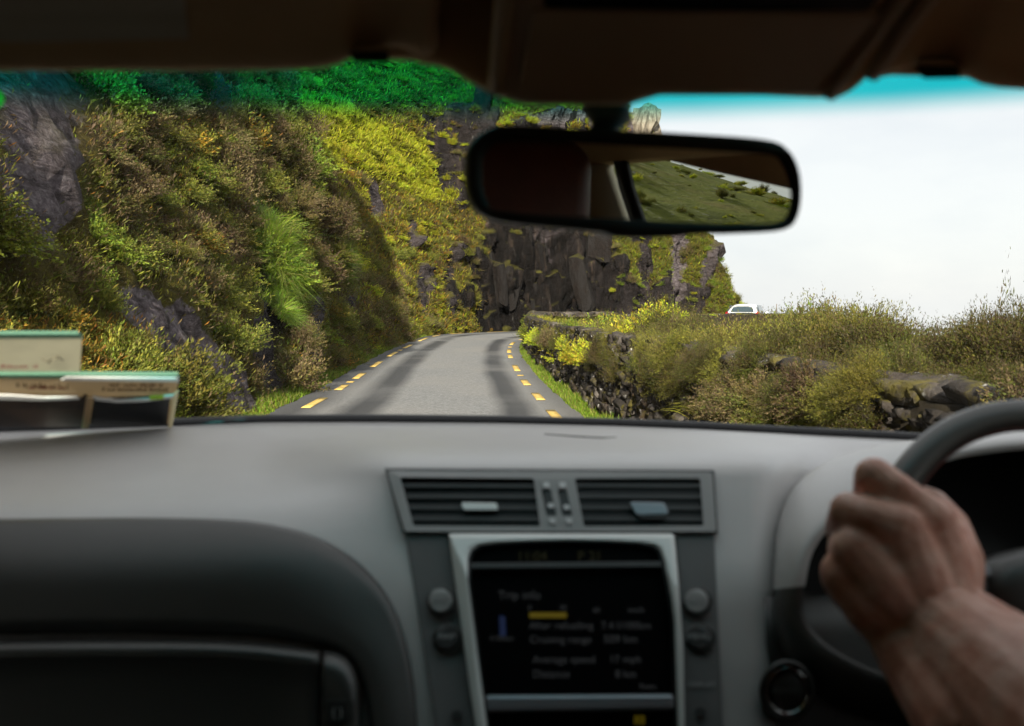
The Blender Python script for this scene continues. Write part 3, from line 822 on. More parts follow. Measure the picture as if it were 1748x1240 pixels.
# ---- grass verges
def verge(name, label, A, B, y0, y1, n_, hh, pal):
    r = np.random.default_rng(5)
    A = A[(A[:, 1] > y0) & (A[:, 1] < y1)]
    t = r.random(n_) ** 1.4
    ys_ = y0 + (y1 - y0) * t
    f = r.random(n_)
    xa = np.interp(ys_, A[:, 1], A[:, 0]); xb = np.interp(ys_, B[:, 1], B[:, 0])
    P = np.stack([xa + (xb - xa) * f, ys_, np.full(n_, -0.02)], 1)
    edge = np.abs(f - .0)
    Hh = r.uniform(*hh, n_) * (0.45 + 0.75 * edge) * (1 + .5 * np.sin(ys_ * 2.1) * np.sin(ys_ * .7))
    V, Q, C = blades(P, Hh, r, (.15, .9), pal, .0055, 2)
    me = quick_mesh(name, V, Q); set_col(me, C); me.materials.append(M_LEAF)
    o = bpy.data.objects.new(name, me); COL.objects.link(o)
    return tag(o, label, 'grass', kind='stuff')
Hb = np.stack([H[:, 0] - .25, H[:, 1]], 1)
verge('verge_grass', 'short green grass verge at the foot of the hillside', Ledge[:440], Hb[:int(SPLIT)], 3.5, 43.0, 42000, (.08, .22), PAL['verge'])
Wb = np.stack([WALL[:, 0] + .02, WALL[:, 1]], 1)
verge('verge_grass', 'bright green grass strip along the foot of the stone wall', Redge[:480], Wb[:560], 3.0, 37.5, 34000, (.06, .15), PAL['verge'])

# ================================================================== THE DRY STONE WALL
b = NB('wall_stone')
oi = b.n('ShaderNodeObjectInfo'); geo = b.n('ShaderNodeNewGeometry')
fn = b.noise(17, 6, 0.7, geo.outputs['Position'])
c = b.ramp(oi.outputs['Random'], [(0.0, (0.035, 0.029, 0.024)), (0.4, (0.065, 0.052, 0.044)), (0.7, (0.10, 0.085, 0.074)), (0.88, (0.075, 0.05, 0.032)), (1.0, (0.24, 0.215, 0.195))])
c = b.mix(1.0, c, b.ramp(fn, [(0.25, (0.45,) * 3), (0.75, (1.35,) * 3)]), 'MULTIPLY')
c = b.mix(b.ramp(b.noise(5, 5, .6, geo.outputs['Position']), [(0.52, (0,) * 3), (0.62, (.85,) * 3)]), c, (0.115, 0.095, 0.016))
c = b.mix(b.ramp(b.noise(11, 5, .6, geo.outputs['Position']), [(0.62, (0,) * 3), (0.68, (.8,) * 3)]), c, (0.5, 0.48, 0.45))
M_WST = b.done(b.bsdf(c, 0.85, 0.25, 0, fn, 0.8, 0.03))
M_EARTH = plain('dark_wall_earth', (0.03, 0.024, 0.016), 0.95, 0.1, var=.4)
wall = empty('stone_wall', (WALL[200, 0], WALL[200, 1], 0))
tag(wall, 'mossy dry stone wall along the road and round the bend', 'wall')
WH = 0.86
WS = line_depths(WALL)
WEND = float(WS[np.argmax(WALL[:, 0] > 15.5) if (WALL[300:, 0] > 15.5).any() else -1])
WEND = float(np.interp(15.5, WALL[500:, 0], WS[500:]))
wdir = np.gradient(WALL[:, :2], axis=0); wdir /= np.linalg.norm(wdir, axis=1)[:, None]
def wpt(s, z, inset=0.0):
    """point on the road face of the wall (valley side = +right of travel)"""
    x, y = np.interp(s, WS, WALL[:, 0]), np.interp(s, WS, WALL[:, 1])
    dx, dy = np.interp(s, WS, wdir[:, 0]), np.interp(s, WS, wdir[:, 1])
    return Vector((x + dy * (inset + 0.10 * z), y - dx * (inset + 0.10 * z), z)), math.atan2(dy, dx)
cr = []
for z, ins in [(-.3, .05), (.82, .05), (.86, .25), (.82, .52), (-2.5, .60)]:
    cr.append([wpt(s, 0, ins)[0] + Vector((0, 0, z)) for s in np.linspace(0, WEND, 220)])
link('core', grid_mesh('core', cr), wall, M_EARTH)
st_me = [rock_mesh('stone', s + 40, 3, 0.5, rounded_=True, rnd=.2) for s in range(9)]
for m in st_me: m.materials.append(M_WST)
cands = []
z = 0.02
for row in range(9):
    hrow = [0.13, .115, .105, .10, .095, .09, .09, .085, .10][row]
    s = random.uniform(0, .2)
    while s < WEND - .2:
        Ls = random.uniform(.10, .27) * (1.3 if row in (0, 8) else 1)
        p, a = wpt(s + Ls / 2, z + hrow / 2, 0.10)
        cands.append((p, a, Ls, hrow * random.uniform(.9, 1.25), random.uniform(.22, .32)))
        s += Ls * random.uniform(.92, 1.0)
    z += hrow * .95
def stone_M(p, a, Ls, h, dp):
    return Matrix.Translation(p + Vector((0, 0, random.uniform(-.015, .015)))) @ Matrix.Rotation(a + random.uniform(-.12, .12), 4, 'Z') @ Matrix.Rotation(random.uniform(-.12, .12), 4, 'Y') @ Matrix.Diagonal((Ls * 1.08, dp, h * 1.1, 1))
def vis_size(c):
    px, py, d = proj(c[0])
    if d < 2.5 or not (860 < px < 1760 and 500 < py < 770): return -d if d > 0 else -999
    return 1000 * c[2] / d
cands.sort(key=vis_size, reverse=True)
for c in cands[:300]:
    o = bpy.data.objects.new('stone', random.choice(st_me)); COL.objects.link(o); o.parent = wall
    o.matrix_parent_inverse = Matrix.Translation(wall.location).inverted()
    o.matrix_world = stone_M(*c); o.matrix_basis = stone_M(*c)
RV, RQ, k0 = [], [], 0
st_np = []
for m in st_me:
    v = np.empty(len(m.vertices) * 3); m.vertices.foreach_get('co', v)
    st_np.append((v.reshape(-1, 3), np.array([list(p.vertices) for p in m.polygons])))
for c in cands[300:]:
    v, q = random.choice(st_np); Mx = np.array(stone_M(*c))
    RV.append(v @ Mx[:3, :3].T + Mx[:3, 3]); RQ.append(q + k0); k0 += len(v)
me = quick_mesh('rubble', np.vstack(RV), np.vstack(RQ))
o = link('rubble', me, wall, M_WST); o['kind'] = 'stuff'
# coping stones where the wall's top shows by the bend
for k in range(16):
    s = float(np.interp(34.5, WALL[:480, 1], WS[:480])) + k * .62
    p, a = wpt(s, .90, .30)
    o = bpy.data.objects.new('coping_stone', random.choice(st_me)); COL.objects.link(o); o.parent = wall
    o.matrix_parent_inverse = Matrix.Translation(wall.location).inverted()
    o.matrix_basis = stone_M(p, a, random.uniform(.5, .75), random.uniform(.14, .24), .55)

# plants on and behind the wall
def wplant(kind, y, off, z, s, label, group, sq=1.0, lean=(0, 0, 1)):
    sA = float(np.interp(y, WALL[:480, 1], WS[:480]))
    p, a = wpt(sA, 0, off)
    plant(kind, p + Vector((0, 0, z)), s, lean, label, group, sq)
def bank_zone(px): return 'right above the steering wheel' if px > 1560 else 'left of the steering wheel' if px > 1330 else 'below the white car' if px > 1150 else 'over the middle of the wall'
LB_N = ('dark olive bush on top of the near stone wall', 'bushes growing along the near wall')
LB_S = ('yellow tuft spilling over the stones of the near wall', 'yellow tufts on the near wall')
LB_G = ('bright yellow-green bush over the wall by the bend', 'bright bushes on the wall by the bend')
LB_Y = ('yellowish bush among the dark ones on the near wall', 'yellowish bushes along the near wall')
LB_B = ('green heather bush behind the stone wall', 'bushes behind the wall')
tops = [(874, 540), (950, 548), (1000, 545), (1060, 548), (1110, 530), (1140, 512), (1175, 548), (1220, 560), (1300, 556), (1340, 540), (1400, 527), (1450, 522), (1500, 530), (1530, 556), (1560, 575), (1610, 572), (1660, 556), (1700, 538), (1748, 522), (1900, 518)]
y = 2.3
while y < 21:
    for off in (.10, .34, .62, 1.0):
        yy = y + random.uniform(-.15, .15)
        sA = float(np.interp(yy, WALL[:480, 1], WS[:480])); p, a = wpt(sA, 0, off + random.uniform(-.08, .08))
        px, py, d = proj(p + Vector((0, 0, .9)))
        py_top = interp(px, tops) + random.uniform(0, 10)
        ztop = CAM_Z - d * (py_top - 525) / F
        s = random.uniform(.40, .56) if off < .4 else random.uniform(.65, .95)
        s *= min(1, max(.5, d / 7.5))
        pat = noise.noise(Vector((p.y * .8, off * 2.2, 7.7)))
        kind = 'near' if d < 13 else random.choice(['olive', 'green', 'heather', 'near'])
        if d < 13 and off < .7 and pat > (.24 if px < 1480 else .36): kind = 'dry' if random.random() < .85 or off > .4 else 'straw'
        if d > 11 and random.random() < .34: kind = 'gorse'
        if kind == 'straw': s *= .6
        sq_ = random.uniform(.9, 1.15)
        z0 = ztop - TOPH[kind] * s * sq_
        if off < .2:
            if noise.noise(Vector((y * 1.1, 2.0, 9))) < -.22: continue
            z0 = min(z0, random.uniform(.40, .66))
        elif off < .4: z0 = min(z0, .84) - random.uniform(.0, .10)
        z0 = max(z0, .38)
        lb = (LB_N if kind == 'near' else LB_Y) if d < 13 else (LB_G if kind == 'gorse' else LB_B)
        nm_ = {'near': 'dark olive bush', 'dry': 'yellowish bush', 'straw': 'pale straw tuft', 'gorse': 'bright yellow-green bush', 'olive': 'dull olive bush', 'green': 'leafy green bush', 'heather': 'brown heather bush'}[kind]
        where = ' spilling over the wall stones ' if off < .2 else ' on top of the wall ' if off < .5 else ' behind the wall '
        plant(kind, Vector((p.x, p.y, z0)), s, (random.uniform(-.25, .05), random.uniform(-.1, .1), 1), nm_ + where + bank_zone(px), nm_ + ' along the wall', sq=sq_)
    if random.random() < .95:
        for kk in range(2):
            if noise.noise(Vector((y * .9, kk * 3.0, 4))) < -.05: continue
            yy = y + random.uniform(-.2, .2); sA = float(np.interp(yy, WALL[:480, 1], WS[:480])); p, a = wpt(sA, 0, .14)
            plant('straw' if random.random() < .45 else 'dry', Vector((p.x, p.y, random.uniform(.52, .80))), random.uniform(.22, .42), (-.9, -.2, .9), 'yellow tuft spilling over the wall stones ' + bank_zone(proj(p)[0]), LB_S[1])
    y += .20 if y < 6 else .34 if y < 9 else .5
for k in range(64):
    yy = 2.6 + 6.2 * random.random()
    sA = float(np.interp(yy, WALL[:480, 1], WS[:480])); p, a = wpt(sA, 0, random.uniform(-.02, .16))
    z_ = random.uniform(.46, .84)
    if noise.noise(Vector((yy * .9, z_ * 2.5, 3.3))) < -.16: continue
    kind = random.choice(['near', 'near', 'near', 'heather', 'dry'])
    plant(kind, Vector((p.x, p.y, z_)), random.uniform(.26, .46), (-.8, -.3, .8), {'near': 'dark olive bush', 'heather': 'brown heather bush', 'dry': 'yellowish bush'}[kind] + ' rooted in the wall face ' + bank_zone(proj(p)[0]),
          {'near': 'dark olive bush', 'heather': 'brown heather bush', 'dry': 'yellowish bush'}[kind] + ' along the wall', .8)
# the yellow shoulder of the wall by the bend
for k in range(44):
    yy = random.uniform(14, 36); off = random.uniform(.1, .8)
    sA = float(np.interp(yy, WALL[:480, 1], WS[:480])); p, a = wpt(sA, 0, off)
    kind = random.choice(['gorse', 'gorse', 'straw', 'green'])
    plant(kind, Vector((p.x, p.y, random.uniform(.42, .66) - .12 * (off < .3))), random.uniform(.5, .85), (-.3, -.1, 1), *(LB_G if kind != 'straw' else ('pale straw tuft on the wall by the bend', 'straw tufts on the wall by the bend')), sq=.8)
for k in range(10):
    s = float(np.interp(36.4, WALL[:500, 1], WS[:500])) + 3 + k * 1.5
    p, a = wpt(s, 0, random.uniform(.15, .4))
    plant(random.choice(['gorse', 'straw']), Vector((p.x, p.y, .80)), random.uniform(.4, .6), (0, 0, 1), 'low yellow tuft on the far stretch of wall', 'yellow tufts on the far wall', .5)
for (px, py, d, s) in [(1395, 533, 40, 2.6), (1430, 530, 33, 2.4), (1345, 532, 44, 2.2), (1470, 536, 27, 2.2), (1655, 560, 13, 1.6), (1725, 540, 11, 1.6)]:
    p = U(px, py, d)
    zg = ground_z(p.x, p.y) - .05
    plant('green' if d > 20 else 'near', (p.x, p.y, zg), s, (0, 0, 1), 'rounded green thicket standing beyond the wall', 'thickets beyond the wall', (p.z - zg) / (TOPH['green' if d > 20 else 'near'] * s))
for k, (px, py) in enumerate([(1325, 519), (1350, 518), (1361, 517), (1369, 519)]):
    t = U(px, py, 66)
    o = tube('fence_post', [(t.x, t.y, ground_z(t.x, t.y) - .1), (t.x + .02, t.y, t.z * .5), (t.x + .03, t.y, t.z)], [.03, .03, .025], plain('post_wood', (.16, .13, .1), .8), None, 6)
    tag(o, 'thin grey fence post on the skyline beyond the white car', 'post', 'fence posts on the skyline')

# ================================================================== THE WHITE CAR AHEAD
def white_car(loc, heading):
    M_W = plain('white_car_paint', (.82, .83, .84), .25, .5, coat=.6, var=.02)
    M_G = plain('car_window_glass', (.03, .05, .06), .06, .8, var=.1)
    M_T = plain('tyre_rubber', (.02, .02, .02), .8, .2)
    M_RED = plain('tail_lamp_red', (.45, .02, .025), .2, .6)
    M_BK = plain('black_car_trim', (.015, .015, .016), .5, .3)
    M_RIM = plain('alloy_rim', (.5, .5, .5), .3, .6, .8)
    M_PL = plain('number_plate_white', (.75, .75, .72), .5)
    root = empty('white_car', loc); root.rotation_euler.z = heading
    tag(root, 'white hatchback driving away round the bend, seen over the wall', 'car')
    def part(name, me, mats, parent=root, smooth=True):
        o = link(name, me, None, mats, smooth); o.parent = parent; return o
    # body: cross-sections along y (0 = rear bumper, 4.1 = nose): (y, half-width, z low, z belt, z shoulder inset)
    secs = [(0.0, .70, .42, .80), (.06, .82, .30, .92), (.5, .86, .24, .96), (1.4, .87, .22, .95), (2.6, .87, .22, .93), (3.3, .86, .22, .88), (3.85, .80, .26, .76), (4.08, .62, .36, .62)]
    rows_ = []
    for (y, w, z0, z1) in secs:
        prof = [(-w * .8, z0), (-w, z0 + .12), (-w, (z0 + z1) / 2 + .05), (-w * .95, z1 - .04), (-w * .85, z1), (0, z1 + .03), (w * .85, z1), (w * .95, z1 - .04), (w, (z0 + z1) / 2 + .05), (w, z0 + .12), (w * .8, z0), (0, z0)]
        rows_.append([Vector((x, y, z)) for x, z in prof])
    me = grid_mesh('body', rows_, True)
    bm = bmesh.new(); bm.from_mesh(me); bm.verts.ensure_lookup_table()
    bm.faces.new([bm.verts[k] for k in range(12)]); bm.faces.new([bm.verts[(len(secs) - 1) * 12 + k] for k in range(12)])
    bmesh.ops.recalc_face_normals(bm, faces=bm.faces); bm.to_mesh(me); bm.free()
    body = part('body', me, M_W); sb = body.modifiers.new('sub', 'SUBSURF'); sb.levels = sb.render_levels = 2
    # greenhouse
    gs = [(.04, .74, .92, 1.00), (.20, .62, .94, 1.25), (.50, .54, .95, 1.40), (1.3, .54, .95, 1.45), (2.1, .54, .94, 1.41), (2.6, .62, .93, 1.22), (3.0, .66, .90, .97)]
    rows_ = []
    for (y, w, z0, z1) in gs:
        wb = .80
        rows_.append([Vector(v) for v in [(-wb, y, z0 - .05), (-(wb + w) / 2, y, (z0 + z1) / 2), (-w, y, z1 - .04), (-w * .8, y, z1), (0, y, z1 + .015), (w * .8, y, z1), (w, y, z1 - .04), ((wb + w) / 2, y, (z0 + z1) / 2), (wb, y, z0 - .05)]])
    me = grid_mesh('roof', rows_)
    roof = part('roof', me, M_W); sb = roof.modifiers.new('sub', 'SUBSURF'); sb.levels = sb.render_levels = 2
    rw = [(-.56, .075, 1.04), (.56, .075, 1.04), (.57, .10, 1.08), (.47, .25, 1.27), (.25, .275, 1.30), (-.25, .275, 1.30), (-.47, .25, 1.27), (-.57, .10, 1.08)]
    o = part('rear_window', mesh_from('rear_window', [(x, y - .045, z) for x, y, z in rw], [tuple(range(8))]), M_G, smooth=False); solid(o, .03, 0)
    for sgn in (-1, 1):
        side = [(.45, 1.0), (2.75, .98), (2.15, 1.37), (.62, 1.38)]
        vs = [(sgn * (.80 - (z - .93) * .34 + .03), y, z) for y, z in side]
        o = part('side_window', mesh_from('side_window', vs, [(0, 1, 2, 3)]), M_G, smooth=False); solid(o, .03, 0)
        tl = [(sgn * .60, .005, .78), (sgn * .83, .10, .78), (sgn * .84, .16, 1.02), (sgn * .76, .06, 1.06), (sgn * .66, .03, .98)]
        o = part('tail_light', mesh_from('tail_light', tl, [(0, 1, 2, 3, 4)]), M_RED, smooth=False); solid(o, .05, 0)
        for y in (.75, 3.25):
            w_ = tube('wheel', [(sgn * .66, y, .31), (sgn * .70, y, .31), (sgn * .84, y, .31), (sgn * .88, y, .31)], [.27, .31, .31, .27], M_T, None, 20); w_.parent = root
            r_ = tube('rim', [(sgn * .87, y, .31), (sgn * .885, y, .31)], [.20, .18], M_RIM, None, 14); r_.parent = w_
        mr_ = tube('door_mirror', [(sgn * .86, 2.5, .98), (sgn * .96, 2.48, 1.0), (sgn * 1.03, 2.47, 1.0)], [.05, .08, .05], M_W, None, 8); mr_.parent = root
    o = box('bumper', (-.74, -.06, .30), (.74, .12, .52), M_BK, None, .04); o.parent = root
    o = box('number_plate', (-.26, -.055, .64), (.26, -.02, .75), M_PL, None, .004); o.parent = root
    o = box('spoiler', (-.44, .28, 1.345), (.44, .50, 1.37), M_W, None, .015); o.parent = root
    return root
white_car((U(1264, 560, 50.5).x, 50.2, -0.07), math.radians(-20))

# ================================================================== THE CAR WE SIT IN
M_DASH = plain('grey_soft_dash', (.49, .475, .465), .34, .9, grain=.25, gscale=900, var=.03)
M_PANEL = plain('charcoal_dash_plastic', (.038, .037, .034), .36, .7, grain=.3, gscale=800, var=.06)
M_DARK = plain('black_plastic', (.012, .012, .012), .5, .4, var=.1)
M_GLOSS = plain('gloss_black', (.003, .003, .0035), .3, .12, var=.1)
M_TRIM = plain('grey_vent_trim', (.36, .355, .35), .42, .5, grain=.15, var=.04)
M_STACK = plain('dark_grey_stack_plastic', (.15, .15, .15), .42, .5, grain=.15, var=.04)
M_SLAT = plain('vent_slat_grey', (.05, .05, .05), .45, .5, var=.08)
M_SILVER = plain('satin_silver_trim', (.80, .81, .79), .45, .5, .25, var=.03)
M_STEEL = plain('dull_steel_trim', (.30, .31, .34), .35, .5, .6, var=.04)
M_CHROME = plain('chrome', (.85, .85, .85), .12, .5, 1.0, var=.02)
M_FABRIC = plain('tan_roof_fabric', (.74, .50, .27), .95, .1, grain=.5, gscale=700, var=.06)
M_VISOR = plain('tan_visor_fabric', (.72, .48, .26), .9, .15, grain=.4, gscale=600, var=.08)
M_LINER = plain('taupe_overhead_plastic', (.68, .51, .34), .6, .3, grain=.2, var=.05)
M_CREAM = plain('cream_pillar_trim', (.85, .77, .60), .7, .3, grain=.2, var=.04)
M_LEATHER = plain('dark_maroon_leather', (.13, .03, .022), .45, .4, grain=.4, gscale=300, var=.2)
M_RUBBER = plain('black_rubber_seal', (.012, .012, .014), .45, .4, var=.1)
M_WHEEL = plain('charcoal_wheel_leather', (.085, .082, .078), .30, .6, grain=.35, gscale=500, var=.05)
M_LED = plain('white_print', (.75, .75, .75), .5)
M_PRINT = plain('grey_print', (.42, .42, .42), .6)

cabin = empty('car_cabin', (0, 0, .3))
tag(cabin, 'inside of the car: windscreen, tan roof lining and door frames', 'car interior')

PY0 = [(-400, 756), (-200, 748), (0, 737), (250, 729), (450, 721), (650, 720), (850, 722), (1050, 727), (1200, 733), (1350, 741), (1530, 750), (1748, 765), (2000, 785), (2200, 800)]
def base_d(px): return 1.49 - .16 * ((px - 900) / 900) ** 2
_py = np.arange(690, 1430, 2.0)
def _tab(pts, sg):
    a = np.interp(_py, [p[0] for p in pts], [p[1] for p in pts])
    k = np.exp(-.5 * (np.arange(-20, 21) * 2 / sg) ** 2); k /= k.sum()
    ap = np.concatenate([np.full(20, a[0]), a, np.full(20, a[-1])])
    return np.convolve(ap, k, 'valid')
TL = _tab([(690, 1.52), (735, 1.36), (800, 1.12), (850, 1.02), (885, .985), (960, .955), (1090, .945), (1240, .935), (1430, .93)], 10)
TC = _tab([(690, 1.75), (722, 1.49), (770, 1.09), (796, 1.035), (905, 1.0), (1000, .967), (1240, .915), (1430, .88)], 4)
TR = _tab([(690, 1.60), (745, 1.37), (800, 1.23), (900, 1.16), (1240, 1.10), (1430, 1.05)], 8)
def D(px, py):
    a, c, r_ = (float(np.interp(py, _py, T)) for T in (TL, TC, TR))
    v = a + (c - a) * smooth01(430, 690, px)
    return v + (r_ - v) * smooth01(1300, 1430, px)
def DU(px, py, eps=0.0): return U(px, py, D(px, py) - eps)

dash = empty('dashboard', U(955, 1000, .95))
tag(dash, 'grey car dashboard with air vents, screen and glovebox', 'dashboard')
wv = [0, .012, .025, .04, .055, .07, .085, .1, .115, .13, .145, .16, .18, .2, .23, .27, .32, .38, .45, .53, .62, .71, .8, .9, 1.0]
rows_ = []
for w_ in wv:
    r_ = []
    for px in range(-330, 2161, 22):
        p0 = interp(px, PY0); py = p0 + (1420 - p0) * w_
        r_.append(U(px, py, min(D(px, py), base_d(px)) if w_ > 0 else base_d(px)))
    rows_.append(r_)
o = link('dash_top', grid_mesh('dash_top', rows_), dash, M_DASH); solid(o, .012, 1)
# shallow moulded line on the dash top, by the screen base
tube('dash_seam', [DU(px, py, .0) for px, py in [(930, 742), (980, 746), (1030, 749), (1052, 747)]], [.0012, .0018, .0018, .001], M_PANEL, dash, 6)

# ---- windscreen base seal and the glass
seal = tube('windscreen_seal', [U(px, interp(px, PY0) - 3, base_d(px) + .006) for px in range(-330, 2161, 30)], .0085, M_RUBBER, cabin, 8)
TOPZ, TOPY = 1.402, .70
def ws_pt(px, v):
    a = U(px, interp(px, PY0) + 1, base_d(px) + .02)
    X = a.x * .86
    t = Vector((X, TOPY - .10 * (X / .6) ** 2, TOPZ - .03 * (X / .6) ** 2))
    return a.lerp(t, v) + Vector((0, .25, .5)) * (.05 * math.sin(math.pi * v))
rows_ = [[ws_pt(px, v) for px in range(-260, 2101, 40)] for v in np.linspace(0, 1, 22)]
M_WIND = thin_glass('windscreen_glass', (.985, 1.0, .99), .012, (1.349, 1.365, (.02, .57, .61)))
link('windscreen', grid_mesh('windscreen', rows_), cabin, M_WIND)
def ws_hit(px, py, back=.012):
    """point just inside the glass on the ray through a photo pixel"""
    best = None
    for v in np.linspace(0, 1, 120):
        for q in (0,):
            pass
        # glass point in the same vertical plane: solve px by scanning
        lo, hi = -260, 2100
        for _ in range(22):
            mid = (lo + hi) / 2
            if proj(ws_pt(mid, v))[0] < px: lo = mid
            else: hi = mid
        p = ws_pt(lo, v); e = abs(proj(p)[1] - py)
        if best is None or e < best[0]: best = (e, p)
    p = best[1]
    return U(px, py, proj(p)[2] - back)

# ---- shell of the cabin
def sheet(name, pts_rows, mat, t=.01, parent=cabin):
    o = link(name, grid_mesh(name, pts_rows), parent, mat); solid(o, t, 0); return o
roof_rows = []
for y in [.69, .5, .2, -.2, -.7, -1.2, -1.75]:
    zc = TOPZ + .035 + .03 * (1 - ((y + .3) / 1.4) ** 2) if y < .69 else TOPZ + .004
    roof_rows.append([Vector((x, y - (.10 * (x / .6) ** 2 if y > .6 else 0), zc - .03 * (x / .6) ** 2 - (.05 if abs(x) > .66 else 0))) for x in (-.74, -.7, -.6, -.45, -.3, -.15, 0, .15, .3, .45, .6, .7, .74)])
sheet('roof_lining', roof_rows, M_FABRIC)
for sg in (-1, 1):
    X = sg * .765
    sheet('door_panel', [[(X, y, z) for y in (-1.8, -1, 0, .8, 1.25)] for z in (.25, .7, .97)], M_PANEL, .03)
    # A pillar
    a = ws_pt(-255 if sg < 0 else 2095, 0); t = ws_pt(-255 if sg < 0 else 2095, 1)
    tube('windscreen_pillar', [a + Vector((0, -.02, -.1)), a.lerp(t, .3) + Vector((0, .01, .02)), a.lerp(t, .7) + Vector((0, .01, .02)), t + Vector((0, -.06, 0))], [.05, .04, .04, .045], M_FABRIC, cabin, 10)
    sheet('rear_quarter', [[(X * .98, y, z) for y in (-1.8, -1.45)] for z in (.95, 1.2, 1.41)], M_CREAM, .04)
sheet('floor_pan', [[(x, y, .25) for x in (-.78, 0, .78)] for y in (-1.8, 0, 1.4)], M_DARK, .03)
sheet('firewall', [[(x, y, z) for x in (-.85, 0, .85)] for y, z in ((1.36, .25), (1.38, .9), (1.4, .985))], M_DARK, .02)
sheet('rear_bulkhead', [[(x, -1.8, z) for x in (-.78, 0, .78)] for z in (.25, .7, 1.02)], M_LEATHER, .05)
M_SIDE = thin_glass('side_window_glass', (.90, .96, .92), .02)
M_DRV = thin_glass('driver_window_glass', (.55, .58, .56), .02)  # tint added to cut side light on the dash
M_LIGHTCUT = thin_glass('light_cutting_glass', (.16, .17, .165), .03)  # invented tint for unseen panes, cuts fill light on the lower dash
link('rear_window', mesh_from('rear_window', [(-.74, -1.8, 1.02), (.74, -1.8, 1.02), (.68, -1.74, 1.42), (-.68, -1.74, 1.42)], [(0, 1, 2, 3)]), cabin, M_LIGHTCUT, False)

# ---- rear-view mirror
MP = U(1085, 305, .70)
MN = Vector((math.sin(math.radians(12.8)), -math.cos(math.radians(12.8)), -.047)).normalized()
mirror = empty('rear_view_mirror', MP)
tag(mirror, 'black rear-view mirror hanging from the windscreen', 'mirror')
def polar(pts, n_=120, c=(1085, 310)):
    q = catmull(pts, 400, True)
    a = np.arctan2(q[:, 1] - c[1], q[:, 0] - c[0]); r_ = np.hypot(q[:, 0] - c[0], q[:, 1] - c[1])
    o_ = np.argsort(a); a, r_ = a[o_], r_[o_]
    t = np.linspace(-np.pi, np.pi, n_, endpoint=False)
    # denser towards the ends
    t = t + 0.0
    rr = np.interp(t, a, r_, period=2 * np.pi)
    return [(c[0] + rr[k] * math.cos(t[k]), c[1] + rr[k] * math.sin(t[k])) for k in range(n_)]
OUT = polar([(799, 290), (803, 252), (828, 224), (870, 214), (1000, 220), (1150, 227), (1300, 238), (1342, 254), (1363, 290), (1367, 340), (1358, 378), (1335, 394), (1260, 399), (1190, 400), (1150, 405), (1060, 405), (1030, 397), (950, 389), (860, 379), (818, 361), (802, 330)], 200)
GLS = polar([(822, 295), (826, 262), (850, 242), (890, 239), (1000, 244), (1300, 262), (1336, 275), (1352, 310), (1355, 345), (1345, 372), (1320, 382), (1200, 381), (1100, 376), (860, 362), (832, 345), (823, 320)], 200)
back = -MN
def mring(pts, sc=1.0, off=0.0):
    c = Vector((1085, 310, 0))
    return [UP(1085 + (x - 1085) * sc, 310 + (y - 310) * sc, MP, MN) + back * off for x, y in pts]
rows_ = [mring(GLS, .985, .004), mring(GLS, 1.0, .001), mring(OUT, .985, -.004), mring(OUT, 1.0, .002), mring(OUT, 1.0, .016), mring(OUT, .93, .032), mring(OUT, .70, .044), mring(OUT, .3, .05), mring(OUT, .02, .052)]
link('housing', grid_mesh('housing', rows_, True), mirror, M_DARK)
me = mesh_from('mirror_glass', mring(GLS, .99, .003), [tuple(range(len(GLS)))])
bmg = NB('mirror_silver'); gl = bmg.n('ShaderNodeBsdfGlossy'); gl.inputs['Roughness'].default_value = 0.0; gl.inputs[0].default_value = (.80, .82, .78, 1); bmg.l(gl.outputs[0], bmg.out.inputs[0])
link('mirror_glass', me, mirror, bmg.m, False)
tube('stem', [UP(1045, 230, MP, MN) + back * .02, U(1040, 200, .715), U(1036, 170, .72), U(1034, 140, .72)], [.014, .0165, .019, .02], M_DARK, mirror, 14)
slab('mirror_tab', [UP(x, y, MP, MN) + MN * .002 for x, y in [(1035, 394), (1165, 394), (1148, 404), (1062, 404)]], back * .02, M_DARK, mirror, .002)

# ---- what the mirror looks at: driver's door, pillar and seat
def refl(px, py, X):
    p = UP(px, py, MP, MN); r_ = (p - CAMV).normalized(); r_ = r_ - 2 * r_.dot(MN) * MN
    return p + r_ * ((X - p.x) / r_.x)
XW = .745
rail = [refl(px, py, XW) for px, py in [(1000, 236), (1080, 256), (1220, 291), (1375, 326)]]
sheet('roof_rail', [rail, [Vector((XW - .02, p.y, 1.46)) for p in rail]], M_FABRIC, .008)
pf = rail[-1]
sheet('roof_rail', [[pf, Vector((XW, .75, pf.z - .12))], [Vector((XW - .02, pf.y, 1.46)), Vector((XW - .02, .75, 1.36))]], M_FABRIC, .008)
pl = [refl(px, py, XW - .012) for px, py in [(1003, 225), (1046, 258), (1062, 300), (1084, 378), (1120, 480)]]
pil_front = [refl(1046, 240, XW - .01), refl(1042, 290, XW - .01), refl(1078, 390, XW - .01), refl(1150, 620, XW - .01)]
pil_back = [Vector((XW - .01, p.y - .30, p.z)) for p in pil_front]
sheet('door_pillar', [pil_front, pil_back], M_CREAM, .02)
blk = [refl(px, py, XW - .03) for px, py in [(1075, 252), (1062, 275), (1072, 320), (1094, 385), (1150, 560)]]
wdt = Vector((0, .019, 0))
sheet('window_frame', [[p - wdt for p in blk], [p + wdt for p in blk]], M_RUBBER, .012)
link('side_window', mesh_from('side_window', [(XW + .01, -.42, .95), (XW + .01, 1.0, .95), (XW + .01, .75, 1.34), (XW + .01, -.42, 1.42)], [(0, 1, 2, 3)]), cabin, M_DRV, False)
link('side_window', mesh_from('side_window', [(-XW - .01, -1.4, .95), (-XW - .01, 1.0, .95), (-XW - .01, .70, 1.34), (-XW - .01, -1.4, 1.42)], [(0, 1, 2, 3)]), cabin, M_LIGHTCUT, False)
seat = empty('driver_seat', (.40, -.2, .3))
